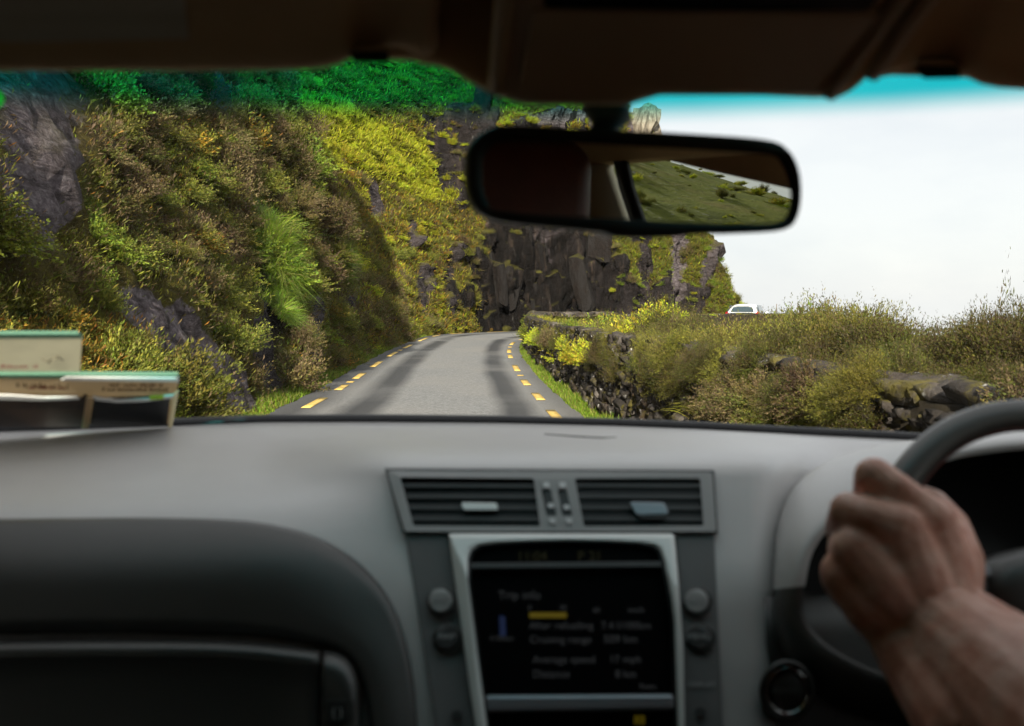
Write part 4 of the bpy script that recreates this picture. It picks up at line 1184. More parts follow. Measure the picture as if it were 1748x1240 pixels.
tag(seat, 'dark maroon leather driver seat, reflected in the mirror', 'seat')
def cushion(name, c, s, rot=0, bv=.05):
    o = box(name, [c[k] - s[k] / 2 for k in range(3)], [c[k] + s[k] / 2 for k in range(3)], M_LEATHER, seat, 0)
    m = o.modifiers.new('b', 'BEVEL'); m.width = bv; m.segments = 5
    for p in o.data.polygons: p.use_smooth = True
    return o
cushion('backrest', (.40, -.22, .75), (.50, .14, .72))
cushion('headrest', (.395, -.20, 1.26), (.34, .11, .26))
cushion('seat', (.40, .02, .42), (.50, .50, .16))

# ---- air vent panel
def frame_plate(name, outer, inners, eps, thick, mat, parent, bev=.0015):
    """plate on the dash face with holes"""
    bm = bmesh.new()
    loops = []
    for L in [outer] + inners:
        vs = [bm.verts.new(DU(x, y, eps)) for x, y in L]
        loops.append([bm.edges.new((vs[i], vs[(i + 1) % len(vs)])) for i in range(len(vs))])
    bmesh.ops.triangle_fill(bm, edges=[e for l in loops for e in l], use_beauty=True)
    r_ = bmesh.ops.extrude_face_region(bm, geom=bm.faces[:])
    for g in r_['geom']:
        if isinstance(g, bmesh.types.BMVert): g.co += (g.co - CAMV).normalized() * thick
    bmesh.ops.recalc_face_normals(bm, faces=bm.faces)
    me = bpy.data.meshes.new(name); bm.to_mesh(me); bm.free()
    o = link(name, me, parent, mat, smooth=False)
    if bev: bevel(o, bev)
    return o
def rounded(pts, r, k=5):
    out = []
    n_ = len(pts)
    for i in range(n_):
        p, a, c = Vector(pts[i]), Vector(pts[i - 1]), Vector(pts[(i + 1) % n_])
        u, v = (a - p).normalized(), (c - p).normalized()
        q0, q1 = p + u * r, p + v * r
        for t in np.linspace(0, 1, k):
            out.append(tuple((1 - t) ** 2 * q0 + 2 * t * (1 - t) * p + t * t * q1))
    return out
VP_OUT = rounded([(660, 803), (1216, 806), (1223, 908), (691, 908)], 5)
VL = rounded([(683, 815), (911, 817), (922, 899), (706, 898)], 4)
VR = rounded([(981, 817), (1195, 817), (1201, 898), (997, 899)], 4)
SLT = [rounded([(924, 836), (940, 836), (950, 881), (933, 881)], 2, 3), rounded([(952, 836), (967, 836), (977, 881), (960, 881)], 2, 3)]
vent = frame_plate('vent_panel', VP_OUT, [VL, VR] + SLT, .014, .011, M_TRIM, dash)
frame_plate('vent_gasket', [(657, 800), (1219, 803), (1226, 911), (688, 911)], [], .0085, .006, M_DARK, dash, 0)
def strip(name, a, b_, h, dep, mat, parent, eps0):
    """a slim bar from photo point a to b_, h pixels tall"""
    pa = [DU(a[0], a[1] - h / 2, eps0), DU(b_[0], b_[1] - h / 2, eps0), DU(b_[0] + .2 * h, b_[1] + h / 2, eps0), DU(a[0] + .2 * h, a[1] + h / 2, eps0)]
    return slab(name, pa, ray(*a).normalized() * dep, mat, parent, .0006)
for (L, xs_) in ((VL, [(690, 913), (695, 915), (700, 917), (704, 920)]), (VR, [(984, 1196), (988, 1197), (991, 1199), (995, 1200)])):
    for y_, (x0, x1) in zip((829, 848, 867, 886), xs_):
        strip('vent_slat', (x0 - 2, y_), (x1 + 1, y_ + 1), 7, .006, M_SLAT, vent, .0115)
# thumb tabs on the vents
slab('vent_tab', [DU(x, y, .0165) for x, y in rounded([(787, 858), (848, 859), (850, 871), (791, 871)], 4)], ray(820, 865) * .006, M_SILVER, vent, .0015)
slab('vent_tab', [DU(x, y, .0165) for x, y in rounded([(1074, 857), (1134, 858), (1142, 878), (1086, 880)], 6)], ray(1110, 868) * .006, M_STEEL, vent, .0015)
slab('vent_tab_lip', [DU(x, y, .0150) for x, y in rounded([(1084, 872), (1140, 872), (1136, 886), (1092, 886)], 5)], ray(1110, 875) * .006, M_SLAT, vent, .0012)
for k, (x, y) in enumerate([(937, 860), (964, 862)]):
    slab('vent_wheel', [DU(xx, yy, .0125) for xx, yy in rounded([(x - 10, y - 24), (x + 6, y - 24), (x + 12, y + 21), (x - 5, y + 21)], 2, 3)], ray(x, y) * .006, M_SLAT, vent, .0006)
for (x, y, w_) in [(932, 828, 5.5), (960, 828, 5.5), (940, 863, 5), (967, 866, 5), (943, 889, 5), (971, 889, 5)]:
    slab('vent_mark', [DU(x + dx * w_, y + dy * w_, .0165) for dx, dy in [(-1, -.8), (.9, -.8), (1.1, .8), (-.8, .8)]], ray(x, y) * .001, M_LED, vent)

# ---- centre stack
frame_plate('stack_panel', [(692, 912), (765, 912), (812, 1245), (818, 1300), (752, 1300), (745, 1245)], [], .008, .006, M_STACK, dash)
frame_plate('stack_panel', [(1153, 912), (1219, 912), (1234, 1245), (1236, 1300), (1169, 1300), (1168, 1240), (1166, 1108)], [], .008, .006, M_STACK, dash)
BZ_O = [(765, 911), (1151, 911), (1159, 1000), (1167, 1108), (1169, 1240), (1170, 1300), (818, 1300), (811, 1240)]
BZ_I = [(799, 990), (799, 955), (804, 940), (818, 931), (850, 927), (900, 924.5), (970, 923), (1040, 924.5), (1090, 927), (1115, 931), (1127, 938), (1133, 955), (1138, 978), (1146, 1020), (1151, 1060), (1154, 1147), (1157, 1240), (1158, 1290), (838, 1290), (830, 1225), (812, 1090)]
bez = frame_plate('screen_bezel', BZ_O, [BZ_I], .017, .010, M_SILVER, dash, .0035)
_c = [DU(800, 930, .0085), DU(1140, 930, .0085), DU(832, 1290, .0085)]
_n = (_c[1] - _c[0]).cross(_c[2] - _c[0]).normalized()
scr = slab('screen', [UP(x, y, _c[0], _n) for x, y in [(795, 922), (1136, 922), (1162, 1295), (832, 1295)]], ray(960, 1100) * .003, M_GLOSS, dash, 0)
frame_plate('screen_surround', BZ_I, [[(x + (960 - x) * .03, y + (1100 - y) * .022) for x, y in BZ_I]], .0145, .006, M_DARK, dash, .001)
# shelf under the clock, bar under the screen
strip('clock_shelf', (801, 966), (1136, 963), 9, .004, M_SLAT, dash, .0135)
slab('screen_bar', [DU(x, y, .0150) for x, y in [(828, 1187), (1150, 1185), (1153, 1212), (831, 1216)]], ray(980, 1200) * .006, M_STEEL, dash, .003)
SQ = [DU(800, 930, .0098), DU(1140, 930, .0098), DU(832, 1290, .0098)]
SNV = (SQ[1] - SQ[0]).cross(SQ[2] - SQ[0]).normalized()
if SNV.y > 0: SNV = -SNV
def SPx(x, y, off=.0): return UP(x, y, SQ[0], SNV) + SNV * off
M_SCR = emit('screen_grey_text', (.55, .58, .6), .018)
M_SCY = emit('screen_yellow', (.75, .55, .02), .05)
M_SCB = emit('screen_blue', (.10, .16, .5), .035)
M_CLK = emit('clock_digits', (.45, .36, .03), .010)
SE = .0098
def stext(name, s, px, py, h, mat, parent=scr, align='LEFT', eps=SE):
    if parent is scr: o_ = SPx(px, py); rr = SPx(px + 40, py) - o_; uu = o_ - SPx(px, py + 40)
    else: o_ = DU(px, py, eps); rr = DU(px + 40, py, eps) - o_; uu = o_ - DU(px, py + 40, eps)
    return text(name, s, o_, rr, uu, h * D(px, py) / F * 1.38, mat, parent, align, .0002)
for s_, x, y, h in [('Trip info', 850, 1023, 15), ('km/h', 1072, 1046, 10), ('After refuelling', 903, 1074, 13), ('7.4 l/100km', 1026, 1074, 13), ('Cruising range', 904, 1098, 13), ('509 km', 1030, 1098, 14),
                    ('Average speed', 909, 1132, 13), ('17 mph', 1040, 1132, 13), ('Distance', 909, 1157, 13), ('8 km', 1050, 1157, 13), ('Reset', 1092, 1176, 9), ('l/100km', 836, 1094, 9), ('0', 901, 1042, 9), ('30', 955, 1042, 9), ('60', 1012, 1046, 9)]:
    stext('screen_text', s_, x, y, h, M_SCR)
for s_, x in [('11:04', 882), ('P 21', 986)]:
    stext('clock_text', s_, x, 957, 17, M_CLK)
stext('display_text', '88', 1082, 1236, 14, M_SCY)
slab('fuel_bar', [SPx(x, y) for x, y in [(903, 1046), (967, 1046), (967, 1055), (904, 1055)]], ray(930, 1050) * .0004, M_SCY, scr)
slab('history_bar', [SPx(x, y) for x, y in [(852, 1052), (862, 1052), (864, 1086), (853, 1086)]], ray(857, 1070) * .0004, M_SCB, scr)
# round buttons either side of the screen
def disc(name, px, py, r0, r1, eps0, eps1, mat, parent, seg=28, sy=1.0):
    """a domed round button on the dash: radii in photo pixels"""
    rws = []
    for rr, e in [(r0, eps0), (r0, eps1 - .001), (r0 * .92, eps1), (r1, eps1), (r1 * .02, eps1)]:
        rws.append([DU(px + rr * math.cos(a), py + rr * sy * math.sin(a), e) for a in [2 * math.pi * k / seg for k in range(seg)]])
    return edge_split(link(name, grid_mesh(name, rws, True), parent, mat), 45)
for (x, y, s_, sy) in [(752, 1025, 'INFO', 1.0), (762, 1088, 'MAP', .98), (1189, 1026, 'DEST', 1.0), (1194, 1088, 'MENU', .98)]:
    tube('button_ring', [DU(x + 2 + 23 * math.cos(a), y + 2 + 23 * sy * math.sin(a), .009) for a in np.linspace(0, 2 * math.pi, 33)], .0016, M_PANEL, dash, 6, False)
    bt = disc('button', x, y, 20, 12, .006, .013, M_TRIM if y < 1050 else M_SLAT, dash, 28, sy)
    stext('button_text', s_, x, y + 4, 10.5, M_PRINT, bt, 'CENTER', .0138)
stext('stack_text', 'DISPLAY', 1198, 1173, 9, M_PRINT, dash, 'CENTER', .0095)
for x, y in [(1196, 1216), (780, 1221)]: disc('small_button', x, y, 9, 6, .006, .012, M_SLAT, dash, 16)

# ---- passenger side: airbag panel, glovebox
TOPC = catmull([(-330, 893), (-100, 888), (100, 885), (250, 884), (380, 887), (450, 893), (520, 909), (580, 937), (630, 977), (670, 1032), (697, 1110), (708, 1180), (714, 1260), (716, 1330), (716, 1400)], 60)
BOTC = catmull([(-330, 1090), (0, 1084), (200, 1082), (400, 1086), (500, 1095), (560, 1106), (590, 1120), (610, 1145), (622, 1180), (628, 1220), (632, 1260), (635, 1300), (638, 1340), (640, 1370), (641, 1400)], 60)
rws = []
for t, e in [(0, -.004), (0, .004), (.012, .009), (.04, .012), (.15, .014), (.35, .018), (.6, .022), (.85, .024), (.96, .022), (1.0, .014), (1.0, -.006)]:
    rws.append([DU(a[0] + (c[0] - a[0]) * t, a[1] + (c[1] - a[1]) * t, e) for a, c in zip(TOPC, BOTC)])
link('airbag_panel', grid_mesh('airbag_panel', rws), dash, M_PANEL)
GT = catmull([(-330, 1112), (0, 1103), (200, 1101), (400, 1104), (545, 1119)], 40)
rws = []
for dy, e in [(-2, .0), (-1, .022), (4, .034), (10, .038), (18, .036), (60, .030), (150, .030), (300, .03)]:
    rws.append([DU(a[0], a[1] + dy, e) for a in GT])
o = link('glovebox_lid', grid_mesh('glovebox_lid', rws), dash, M_PANEL); solid(o, .004, -1)
GE = catmull([(551, 1119), (575, 1124), (592, 1136), (603, 1160), (607, 1200), (609, 1300)], 24)
rws = []
for t, e in [(-.02, .0), (-.01, .022), (.06, .034), (.16, .038), (.4, .034), (.7, .03), (1, .03)]:
    rws.append([DU(a[0] + (551 - a[0]) * max(t, 0), a[1] + (1420 - a[1]) * t * .5, e) for a in GE])
ge = link('glovebox_end', grid_mesh('glovebox_end', rws), dash, M_PANEL); solid(ge, .004, -1)
box_pts = [DU(x, y, .041) for x, y in rounded([(556, 1196), (604, 1196), (604, 1236), (556, 1236)], 5, 3)]
lk = slab('glovebox_latch', box_pts, ray(580, 1215) * .008, M_DARK, dash, .001)
stext('latch_mark', '( )', 566, 1223, 15, M_PRINT, lk, 'LEFT', .0425)

# ---- instrument hood behind the wheel
HO = catmull([(1330, 1110, .955), (1322, 980, .985), (1330, 885, 1.02), (1368, 818, 1.06), (1440, 777, 1.11), (1540, 754, 1.16), (1650, 747, 1.2), (1800, 744, 1.2), (2000, 765, 1.18), (2140, 850, 1.1), (2190, 1000, 1.0), (2140, 1150, .95), (1900, 1255, .93), (1520, 1235, .93), (1385, 1180, .935)], 120, True)
HI = catmull([(1366, 1065, .92), (1366, 985, .93), (1384, 928, .94), (1430, 880, .95), (1495, 838, .96), (1570, 796, .97), (1650, 770, .98), (1800, 758, .98), (2000, 790, .98), (2100, 880, .95), (2130, 1000, .92), (2080, 1100, .9), (1850, 1170, .89), (1560, 1166, .89), (1440, 1130, .9)], 120, True)
def al(A, c=(1760, 960)):
    a = np.arctan2(A[:, 1] - c[1], A[:, 0] - c[0]); o_ = np.argsort(a); a = a[o_]; A = A[o_]
    t = np.linspace(-np.pi, np.pi, 120, endpoint=False)
    return np.stack([np.interp(t, a, A[:, k], period=2 * np.pi) for k in range(3)], 1)
HO, HI = al(HO), al(HI)
def hring(t, lift=0.0, dd=0.0):
    R_ = HO * (1 - t) + HI * t
    out = []
    for k in range(120):
        p = U(R_[k, 0], R_[k, 1], R_[k, 2] + dd)
        c = U(1760, 960, R_[k, 2])
        out.append(p + (p - c).normalized() * lift)
    return out
hood_rows = [hring(0, 0, .05), hring(.0, 0), hring(.2, .006), hring(.45, .010), hring(.7, .010), hring(.9, .006), hring(1, 0), hring(1.0, -.006, .004)]
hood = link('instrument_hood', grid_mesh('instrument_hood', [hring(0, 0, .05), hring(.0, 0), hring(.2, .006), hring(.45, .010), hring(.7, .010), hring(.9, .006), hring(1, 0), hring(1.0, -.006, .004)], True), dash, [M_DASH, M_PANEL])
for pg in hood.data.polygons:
    if proj(hood.data.vertices[pg.vertices[0]].co)[1] > 1014: pg.material_index = 1  # charcoal on the lower faces stands in for shade on the hood
rec = [[U(HI[k, 0], HI[k, 1], HI[k, 2] + .003) for k in range(120)]]
for sc_, dd in [(.985, .05), (.97, .12), (.02, .125)]:
    rec.append([U(1760 + (HI[k, 0] - 1760) * sc_, 960 + (HI[k, 1] - 960) * sc_, HI[k, 2] + dd) for k in range(120)])
link('instrument_recess', grid_mesh('instrument_recess', rec, True), dash, M_DARK)
# lower shroud of the column, its charcoal carried up to stand in for shade
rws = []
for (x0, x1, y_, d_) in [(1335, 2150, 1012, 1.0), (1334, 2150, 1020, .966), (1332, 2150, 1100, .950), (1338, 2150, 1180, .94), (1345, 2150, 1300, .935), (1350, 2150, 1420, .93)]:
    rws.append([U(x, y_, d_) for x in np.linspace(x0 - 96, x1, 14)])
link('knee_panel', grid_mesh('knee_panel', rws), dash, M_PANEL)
# start button
SBX, SBY = 1344, 1180
def ell(rx, ry, d_, seg=40): return [U(SBX + rx * math.cos(a), SBY + ry * math.sin(a), d_) for a in [2 * math.pi * k / seg for k in range(seg)]]
sbd = .905
link('start_bezel', grid_mesh('start_bezel', [ell(50, 56, sbd + .06), ell(46, 52, sbd - .006), ell(40, 46, sbd - .007), ell(38, 43, sbd + .004)], True), dash, M_PANEL)
link('start_ring', grid_mesh('start_ring', [ell(38, 43, sbd + .0), ell(36, 41, sbd - .006), ell(33, 38, sbd - .006), ell(31, 35, sbd + .004)], True), dash, M_CHROME)
sbt = link('start_button', grid_mesh('start_button', [ell(31, 35, sbd + .004), ell(30, 34, sbd - .001), ell(27, 31, sbd - .003), ell(18, 20, sbd - .0045), ell(.3, .3, sbd - .005)], True), dash, M_PANEL)
for s_, dy in (('POWER', 0), ('', 0)):
    if s_:
        o_ = U(SBX, SBY + 5, sbd - .0055); text('button_text', s_, o_, RGT, UPV, 11 * sbd / F * 1.38, plain('dim_print', (.16, .16, .16), .6), sbt, 'CENTER', .0002)

# ================================================================== STEERING WHEEL
WC = U(1793, 985, .845)
TILT = math.radians(20)
WUP = Vector((0, math.sin(TILT), math.cos(TILT))); WNR = Vector((0, -math.cos(TILT), math.sin(TILT)))
WR, WT = .141, .0145
wheel = empty('steering_wheel', WC)
tag(wheel, 'leather-wrapped steering wheel gripped by the driver', 'steering wheel')
def wp(a, r_, off=0.0): return WC + RGT * (r_ * math.sin(a)) + WUP * (r_ * math.cos(a)) + WNR * off
rws = []
for k in range(96):
    a = 2 * math.pi * k / 96
    rws.append([wp(a, WR + WT * math.cos(q), WT * .95 * math.sin(q)) for q in [2 * math.pi * m / 16 for m in range(16)]])
rws.append(rws[0])
link('rim', grid_mesh('rim', rws, True), wheel, M_WHEEL)
tube('rim_stitching', [wp(a, WR - WT * .92, WT * .5) for a in np.linspace(0, 2 * math.pi, 97)], .0011, plain('maroon_stitching', (.12, .035, .03), .7), wheel, 5, False)
hubp = [(0.052 * math.cos(a) * (1.15 if abs(math.cos(a)) > .5 else 1), .045 * math.sin(a)) for a in np.linspace(0, 2 * math.pi, 40, endpoint=False)]
rws = []
for sc_, off in [(1.15, -.05), (1.15, -.02), (1.0, .004), (.8, .012), (.4, .015), (.01, .016)]:
    rws.append([WC - WUP * .014 + RGT * (x * sc_ * .92) + WUP * y * sc_ * .8 + WNR * off for x, y in hubp])
link('hub', grid_mesh('hub', rws, True), wheel, M_PANEL)
for ang in (-math.pi / 2 - .12, math.pi / 2 + .12, math.pi):
    p = [wp(ang, r_, -.012 + .010 * (r_ / WR)) for r_ in np.linspace(.035, WR - .004, 6)]
    t_ = wp(ang + math.pi / 2, 1) - WC
    rws = []
    for q in np.linspace(0, 2 * math.pi, 14, endpoint=False):
        rws.append([pt + t_ * (.021 - .004 * k) * math.cos(q) + WNR * .009 * math.sin(q) for k, pt in enumerate(p)])
    rws.append(rws[0])
    sp = link('spoke', grid_mesh('spoke', rws), wheel, M_PANEL)
    if ang < 0:
        for k in range(3):
            c = wp(ang, .066 + .004 * (k == 1), .006) + WUP * (.012 - .012 * k)
            slab('wheel_button', [c + RGT * x + WUP * y for x, y in rounded([(-.013, -.004), (.013, -.004), (.013, .004), (-.013, .004)], .002, 3)], -WNR * .006, M_STEEL if k == 0 else M_SLAT, sp, .001)

# ================================================================== THE DRIVER'S ARM
def capsule(bm, a, r0, c, r1, seg=14):
    a, c = Vector(a), Vector(c)
    ax = (c - a); L = max(ax.length, 1e-5); ax.normalize()
    s_ = ax.orthogonal().normalized(); t_ = ax.cross(s_)
    rings = []
    for q in np.linspace(-math.pi / 2, 0, 6)[1:]: rings.append((a + ax * r0 * math.sin(q), r0 * math.cos(q)))
    for q in np.linspace(0, math.pi / 2, 6)[:-1]: rings.append((c + ax * r1 * math.sin(q), r1 * math.cos(q)))
    vs = [[bm.verts.new(p + (s_ * math.cos(w_) + t_ * math.sin(w_)) * rr) for w_ in [2 * math.pi * k / seg for k in range(seg)]] for p, rr in rings]
    v0, v1 = bm.verts.new(a - ax * r0), bm.verts.new(c + ax * r1)
    for i in range(len(vs) - 1):
        for k in range(seg): bm.faces.new((vs[i][k], vs[i][(k + 1) % seg], vs[i + 1][(k + 1) % seg], vs[i + 1][k]))
    for k in range(seg):
        bm.faces.new((v0, vs[0][(k + 1) % seg], vs[0][k])); bm.faces.new((v1, vs[-1][k], vs[-1][(k + 1) % seg]))
bm = bmesh.new()
chains = [
    # forearm and upper arm
    [(1592, 1062, .765, .034), (1640, 1105, .735, .038), (1720, 1175, .68, .044), (1850, 1290, .60, .050), (2010, 1420, .52, .050)],
    [(1625, 1042, .775, .026), (1700, 1110, .735, .034), (1790, 1190, .66, .042)],
    [(1545, 1092, .765, .027), (1600, 1160, .735, .034), (1680, 1250, .68, .042)],
    # back of the hand: one ray of bone for each finger
    [(1608, 1040, .770, .030), (1600, 970, .780, .026), (1585, 893, .790, .0215)],
    [(1590, 1050, .765, .030), (1560, 980, .770, .027), (1533, 905, .778, .0225)],
    [(1565, 1062, .765, .029), (1514, 1000, .770, .0265), (1466, 942, .780, .0215)],
    [(1545, 1075, .768, .028), (1494, 1033, .775, .0250), (1446, 980, .788, .0210)],
    # fingers over the rim: index, middle, ring, little
    [(1585, 893, .786, .0205), (1532, 843, .788, .0160), (1492, 814, .800, .0158), (1484, 845, .842, .0140), (1520, 872, .872, .0120), (1556, 885, .878, .0105)],
    [(1533, 905, .774, .0212), (1482, 884, .780, .0158), (1450, 873, .795, .0158), (1438, 902, .840, .0145), (1478, 930, .872, .0120), (1515, 940, .878, .0105)],
    [(1466, 942, .780, .0205), (1446, 936, .812, .0160), (1452, 966, .850, .0140), (1490, 986, .872, .0120), (1515, 992, .876, .0105)],
    [(1446, 980, .788, .0195), (1432, 988, .820, .0150), (1444, 1016, .850, .0130), (1480, 1030, .868, .0110), (1500, 1034, .870, .0095)],
    # thumb, round the inside of the rim
    [(1615, 1020, .785, .027), (1632, 960, .812, .0225), (1622, 900, .846, .0165), (1592, 862, .868, .0140), (1562, 846, .872, .0115)],
]
for ch in chains:
    for a, c in zip(ch[:-1], ch[1:]):
        capsule(bm, U(*a[:3]), a[3], U(*c[:3]), c[3])
# upper arm back to the shoulder
capsule(bm, U(2010, 1420, .52), .050, (.47, .02, 1.0), .058)
me = bpy.data.meshes.new('person'); bm.to_mesh(me); bm.free()
b = NB('skin')
fn = b.noise(38, 5, .6); f2a = b.noise(420, 3, .6); f2b = b.noise(70, 4, .6, None, (1.0, .35, 1.0))
f2m = b.n('ShaderNodeMath', operation='MULTIPLY_ADD'); b.l(f2b, f2m.inputs[0]); f2m.inputs[1].default_value = 4.0; b.l(f2a, f2m.inputs[2]); f2 = f2m.outputs[0]
c = b.ramp(fn, [(0.3, (.52, .19, .12)), (0.52, (.68, .32, .23)), (0.75, (.76, .46, .37))])
bs = b.bsdf(c, .45, .5, 0, f2, .45, .0012)
bs.inputs['Subsurface Weight'].default_value = .12; bs.inputs['Subsurface Radius'].default_value = (.01, .004, .002); bs.inputs['Subsurface Scale'].default_value = .3
M_SKIN = b.done(bs)
arm = link('person', me, None, M_SKIN)
rm = arm.modifiers.new('remesh', 'REMESH'); rm.mode = 'VOXEL'; rm.voxel_size = .0022; rm.use_smooth_shade = True
sm = arm.modifiers.new('smooth', 'SMOOTH'); sm.factor = .5; sm.iterations = 4
tag(arm, 'bare forearm and hand of the driver gripping the steering wheel', 'person')

# ================================================================== ABOVE THE WINDSCREEN
hdr = [(-330, 96), (300, 98), (560, 100), (600, 101), (660, 103), (705, 103), (725, 110), (745, 112), (770, 120), (800, 140), (835, 158), (868, 172), (900, 179), (985, 180), (1070, 180), (1095, 172), (1125, 163), (1300, 163), (1390, 167), (1432, 166), (1452, 156), (1470, 142), (1481, 130), (1495, 129), (1507, 132), (1520, 129), (1560, 130), (1640, 133), (1720, 136), (2100, 140)]
rws = [[U(x, y, .672) for x, y in hdr], [U(x, y - 3, .655) for x, y in hdr], [U(x, y - 14, .648) for x, y in hdr], [U(x, y * .3 - 30, .63) for x, y in hdr], [U(x, -160, .60) for x, y in hdr]]
o = link('header_trim', grid_mesh('header_trim', rws), cabin, M_FABRIC); solid(o, .006, -1)
def slabgrid(name, cols, rowsdef, mat, parent, thick=.014):
    """cols: list of (x front, y front, x back) ; rowsdef: list of (t, depth)"""
    rws = []
    for t, d_ in rowsdef:
        rws.append([U(xf + (xb - xf) * t, yf + (-190 - yf) * t, d_) for xf, yf, xb in cols])
    o = link(name, grid_mesh(name, rws), parent, mat); solid(o, thick, -1)
    return o
RD = [(0, .640), (.006, .633), (.03, .626), (.1, .616), (.25, .594), (.5, .556), (.75, .52), (1, .485)]
vis = empty('sun_visor', U(350, 60, .6))
tag(vis, 'tan sun visor with a paper label on the passenger side', 'sun visor', 'sun visors')
vcols = [(-420, 126), (-200, 123), (0, 121), (150, 121), (300, 121), (430, 120), (520, 119), (555, 116), (578, 110), (592, 103), (600, 92), (612, 82), (650, 80), (690, 82), (705, 90), (722, 96), (740, 92), (748, 78)]
slabgrid('visor_board', [(x, y, x + 8) for x, y in vcols], RD, M_VISOR, vis)
lab = [(0, .0)]
b_ = NB('visor_label_paper'); lb = b_.noise(3.5, 3, .6, None, (1, 9, 9))
M_LABEL = b_.done(b_.bsdf(b_.ramp(lb, [(.35, (.62, .55, .42)), (.65, (.74, .66, .52))]), .9, .15))
def vd(px, py):   # depth of the visor face under a photo pixel
    t = (121 - py) / 311.0
    return float(np.interp(t, [r_[0] for r_ in RD], [r_[1] for r_ in RD]))
slab('visor_label', [U(x, y, vd(x, y) - .0035) for x, y in [(-90, 72), (100, 71), (322, 66), (316, 20), (312, -30), (-90, -30)]], Vector((0, 0, .0015)), M_LABEL, vis, 0)
slab('visor_clip', [U(x, y, .622) for x, y in rounded([(596, 88), (664, 86), (664, 107), (604, 107)], 6, 4)], ray(630, 97) * .02, M_DARK, vis, .003)
vis2 = empty('sun_visor', U(1680, 60, .6))
tag(vis2, 'plain tan sun visor above the steering wheel', 'sun visor', 'sun visors')
vcols = [(1494, 112), (1505, 124), (1530, 122), (1560, 112), (1575, 106), (1600, 104), (1625, 106), (1642, 122), (1655, 135), (1675, 144), (1705, 150), (1748, 153), (1850, 157), (2000, 160), (2150, 162)]
slabgrid('visor_board', [(x, y, x + 120) for x, y in vcols], RD, M_VISOR, vis2)
slab('visor_clip', [U(x, y, .622) for x, y in rounded([(1562, 112), (1636, 112), (1640, 134), (1575, 135)], 6, 4)], ray(1600, 120) * .02, M_DARK, vis2, .003)
cons = empty('overhead_console', U(1150, 80, .6))
tag(cons, 'taupe overhead console above the rear-view mirror', 'overhead console')
RC = [(0, .655), (.01, .645), (.04, .636), (.15, .618), (.4, .575), (.7, .53), (1, .49)]
ccols = [(834, 157, 880), (850, 165, 895), (872, 172, 915), (900, 177, 945), (985, 178, 1030), (1068, 177, 1130), (1098, 168, 1175), (1125, 161, 1210), (1250, 161, 1350), (1350, 163, 1480), (1400, 165, 1560), (1430, 163, 1600)]
slabgrid('console_shell', ccols, RC, M_LINER, cons, .012)
def cd(px, py):
    t = (165 - py) / 355.0
    return float(np.interp(t, [r_[0] for r_ in RC], [r_[1] for r_ in RC]))
slab('glasses_lid', [U(x, y, cd(x, y) - .006) for x, y in rounded([(884, 149), (1150, 153), (1396, 159), (1505, 24), (1200, 22), (910, 18)], 8, 4)], Vector((0, .002, .006)), M_LINER, cons, .002)
slab('map_lamp_unit', [U(x, y, cd(x, y) - .008) for x, y in rounded([(928, 14), (1200, 19), (1482, 20), (1560, -80), (940, -80)], 6, 4)], Vector((0, .002, .008)), M_GLOSS, cons, .002)
for a0, a1 in [((846, 152), (866, -60)), ((1416, 160), (1580, -60)), ((1488, 128), (1625, -60))]:
    tube('console_rib', [U(a0[0] + (a1[0] - a0[0]) * t, a0[1] + (a1[1] - a0[1]) * t, cd(0, a0[1] + (a1[1] - a0[1]) * t) - .001) for t in np.linspace(0, 1, 8)], .0055, M_LINER, cons, 8)

# ================================================================== PAPERS AND STICKER ON THE GLASS
def paper(name, col, t=.5):
    b = NB(name); c = b.ramp(b.noise(30, 4), [(.3, [x * .94 for x in col]), (.7, [x * 1.05 for x in col])])
    p = b.bsdf(c, .8, .2); tr = b.n('ShaderNodeBsdfTranslucent'); b.l(c, tr.inputs[0]); ms = b.n('ShaderNodeMixShader'); ms.inputs[0].default_value = t
    b.l(p.outputs[0], ms.inputs[1]); b.l(tr.outputs[0], ms.inputs[2]); b.l(ms.outputs[0], b.out.inputs[0]); return b.m
M_CARD = paper('cream_card', (.88, .83, .66), .8)
M_CARD2 = paper('tan_card', (.74, .60, .40), .5)
M_EDGE = plain('green_card_edge', (.10, .22, .15), .6, .3)
M_WHITE = plain('white_paper_edge', (.78, .78, .76), .7, .2)
M_INK = plain('brown_ink', (.09, .035, .018), .8, .1)
M_PINK = plain('faded_red_ink', (.62, .20, .18), .8, .1)
M_DISC1 = plain('brown_permit_print', (.045, .028, .020), .5, .4, var=.35)
M_DISC2 = plain('black_permit_print', (.008, .009, .012), .35, .5, var=.3)
M_LIME = plain('lime_tab', (.42, .62, .03), .6)
holder = empty('permit_holder', ws_hit(150, 718))
tag(holder, 'cream card permit holder with two dark permits stuck to the windscreen', 'permit holder')
q0, q1, q2 = ws_hit(0, 705, .03), ws_hit(290, 705, .03), ws_hit(150, 600, .03)
HNV = (q1 - q0).cross(q2 - q0).normalized()
if HNV.y > 0: HNV = -HNV
def HPx(x, y, off=0.0): return UP(x, y, q0, HNV) + HNV * off
def hslab(name, pts, off, th, mat, parent=holder, bv=0): return slab(name, [HPx(x, y, off) for x, y in pts], -HNV * th, mat, parent, bv)
up_card = hslab('upper_card', [(-70, 578), (140, 577), (136, 637), (-70, 638)], .0, .003, M_CARD)
hslab('card_edge', [(-70, 570), (134, 570), (141, 577), (-70, 578)], .0005, .004, M_EDGE, up_card)
low_card = hslab('lower_card', [(-70, 640), (305, 643), (291, 719), (-70, 721)], .004, .003, M_CARD2)
hslab('card_edge', [(-70, 634), (304, 636), (306, 642), (-70, 640)], .0045, .005, M_EDGE, low_card)
hslab('card_lip', [(112, 637), (304, 639), (305, 645), (104, 642)], .0065, .002, M_WHITE, low_card)
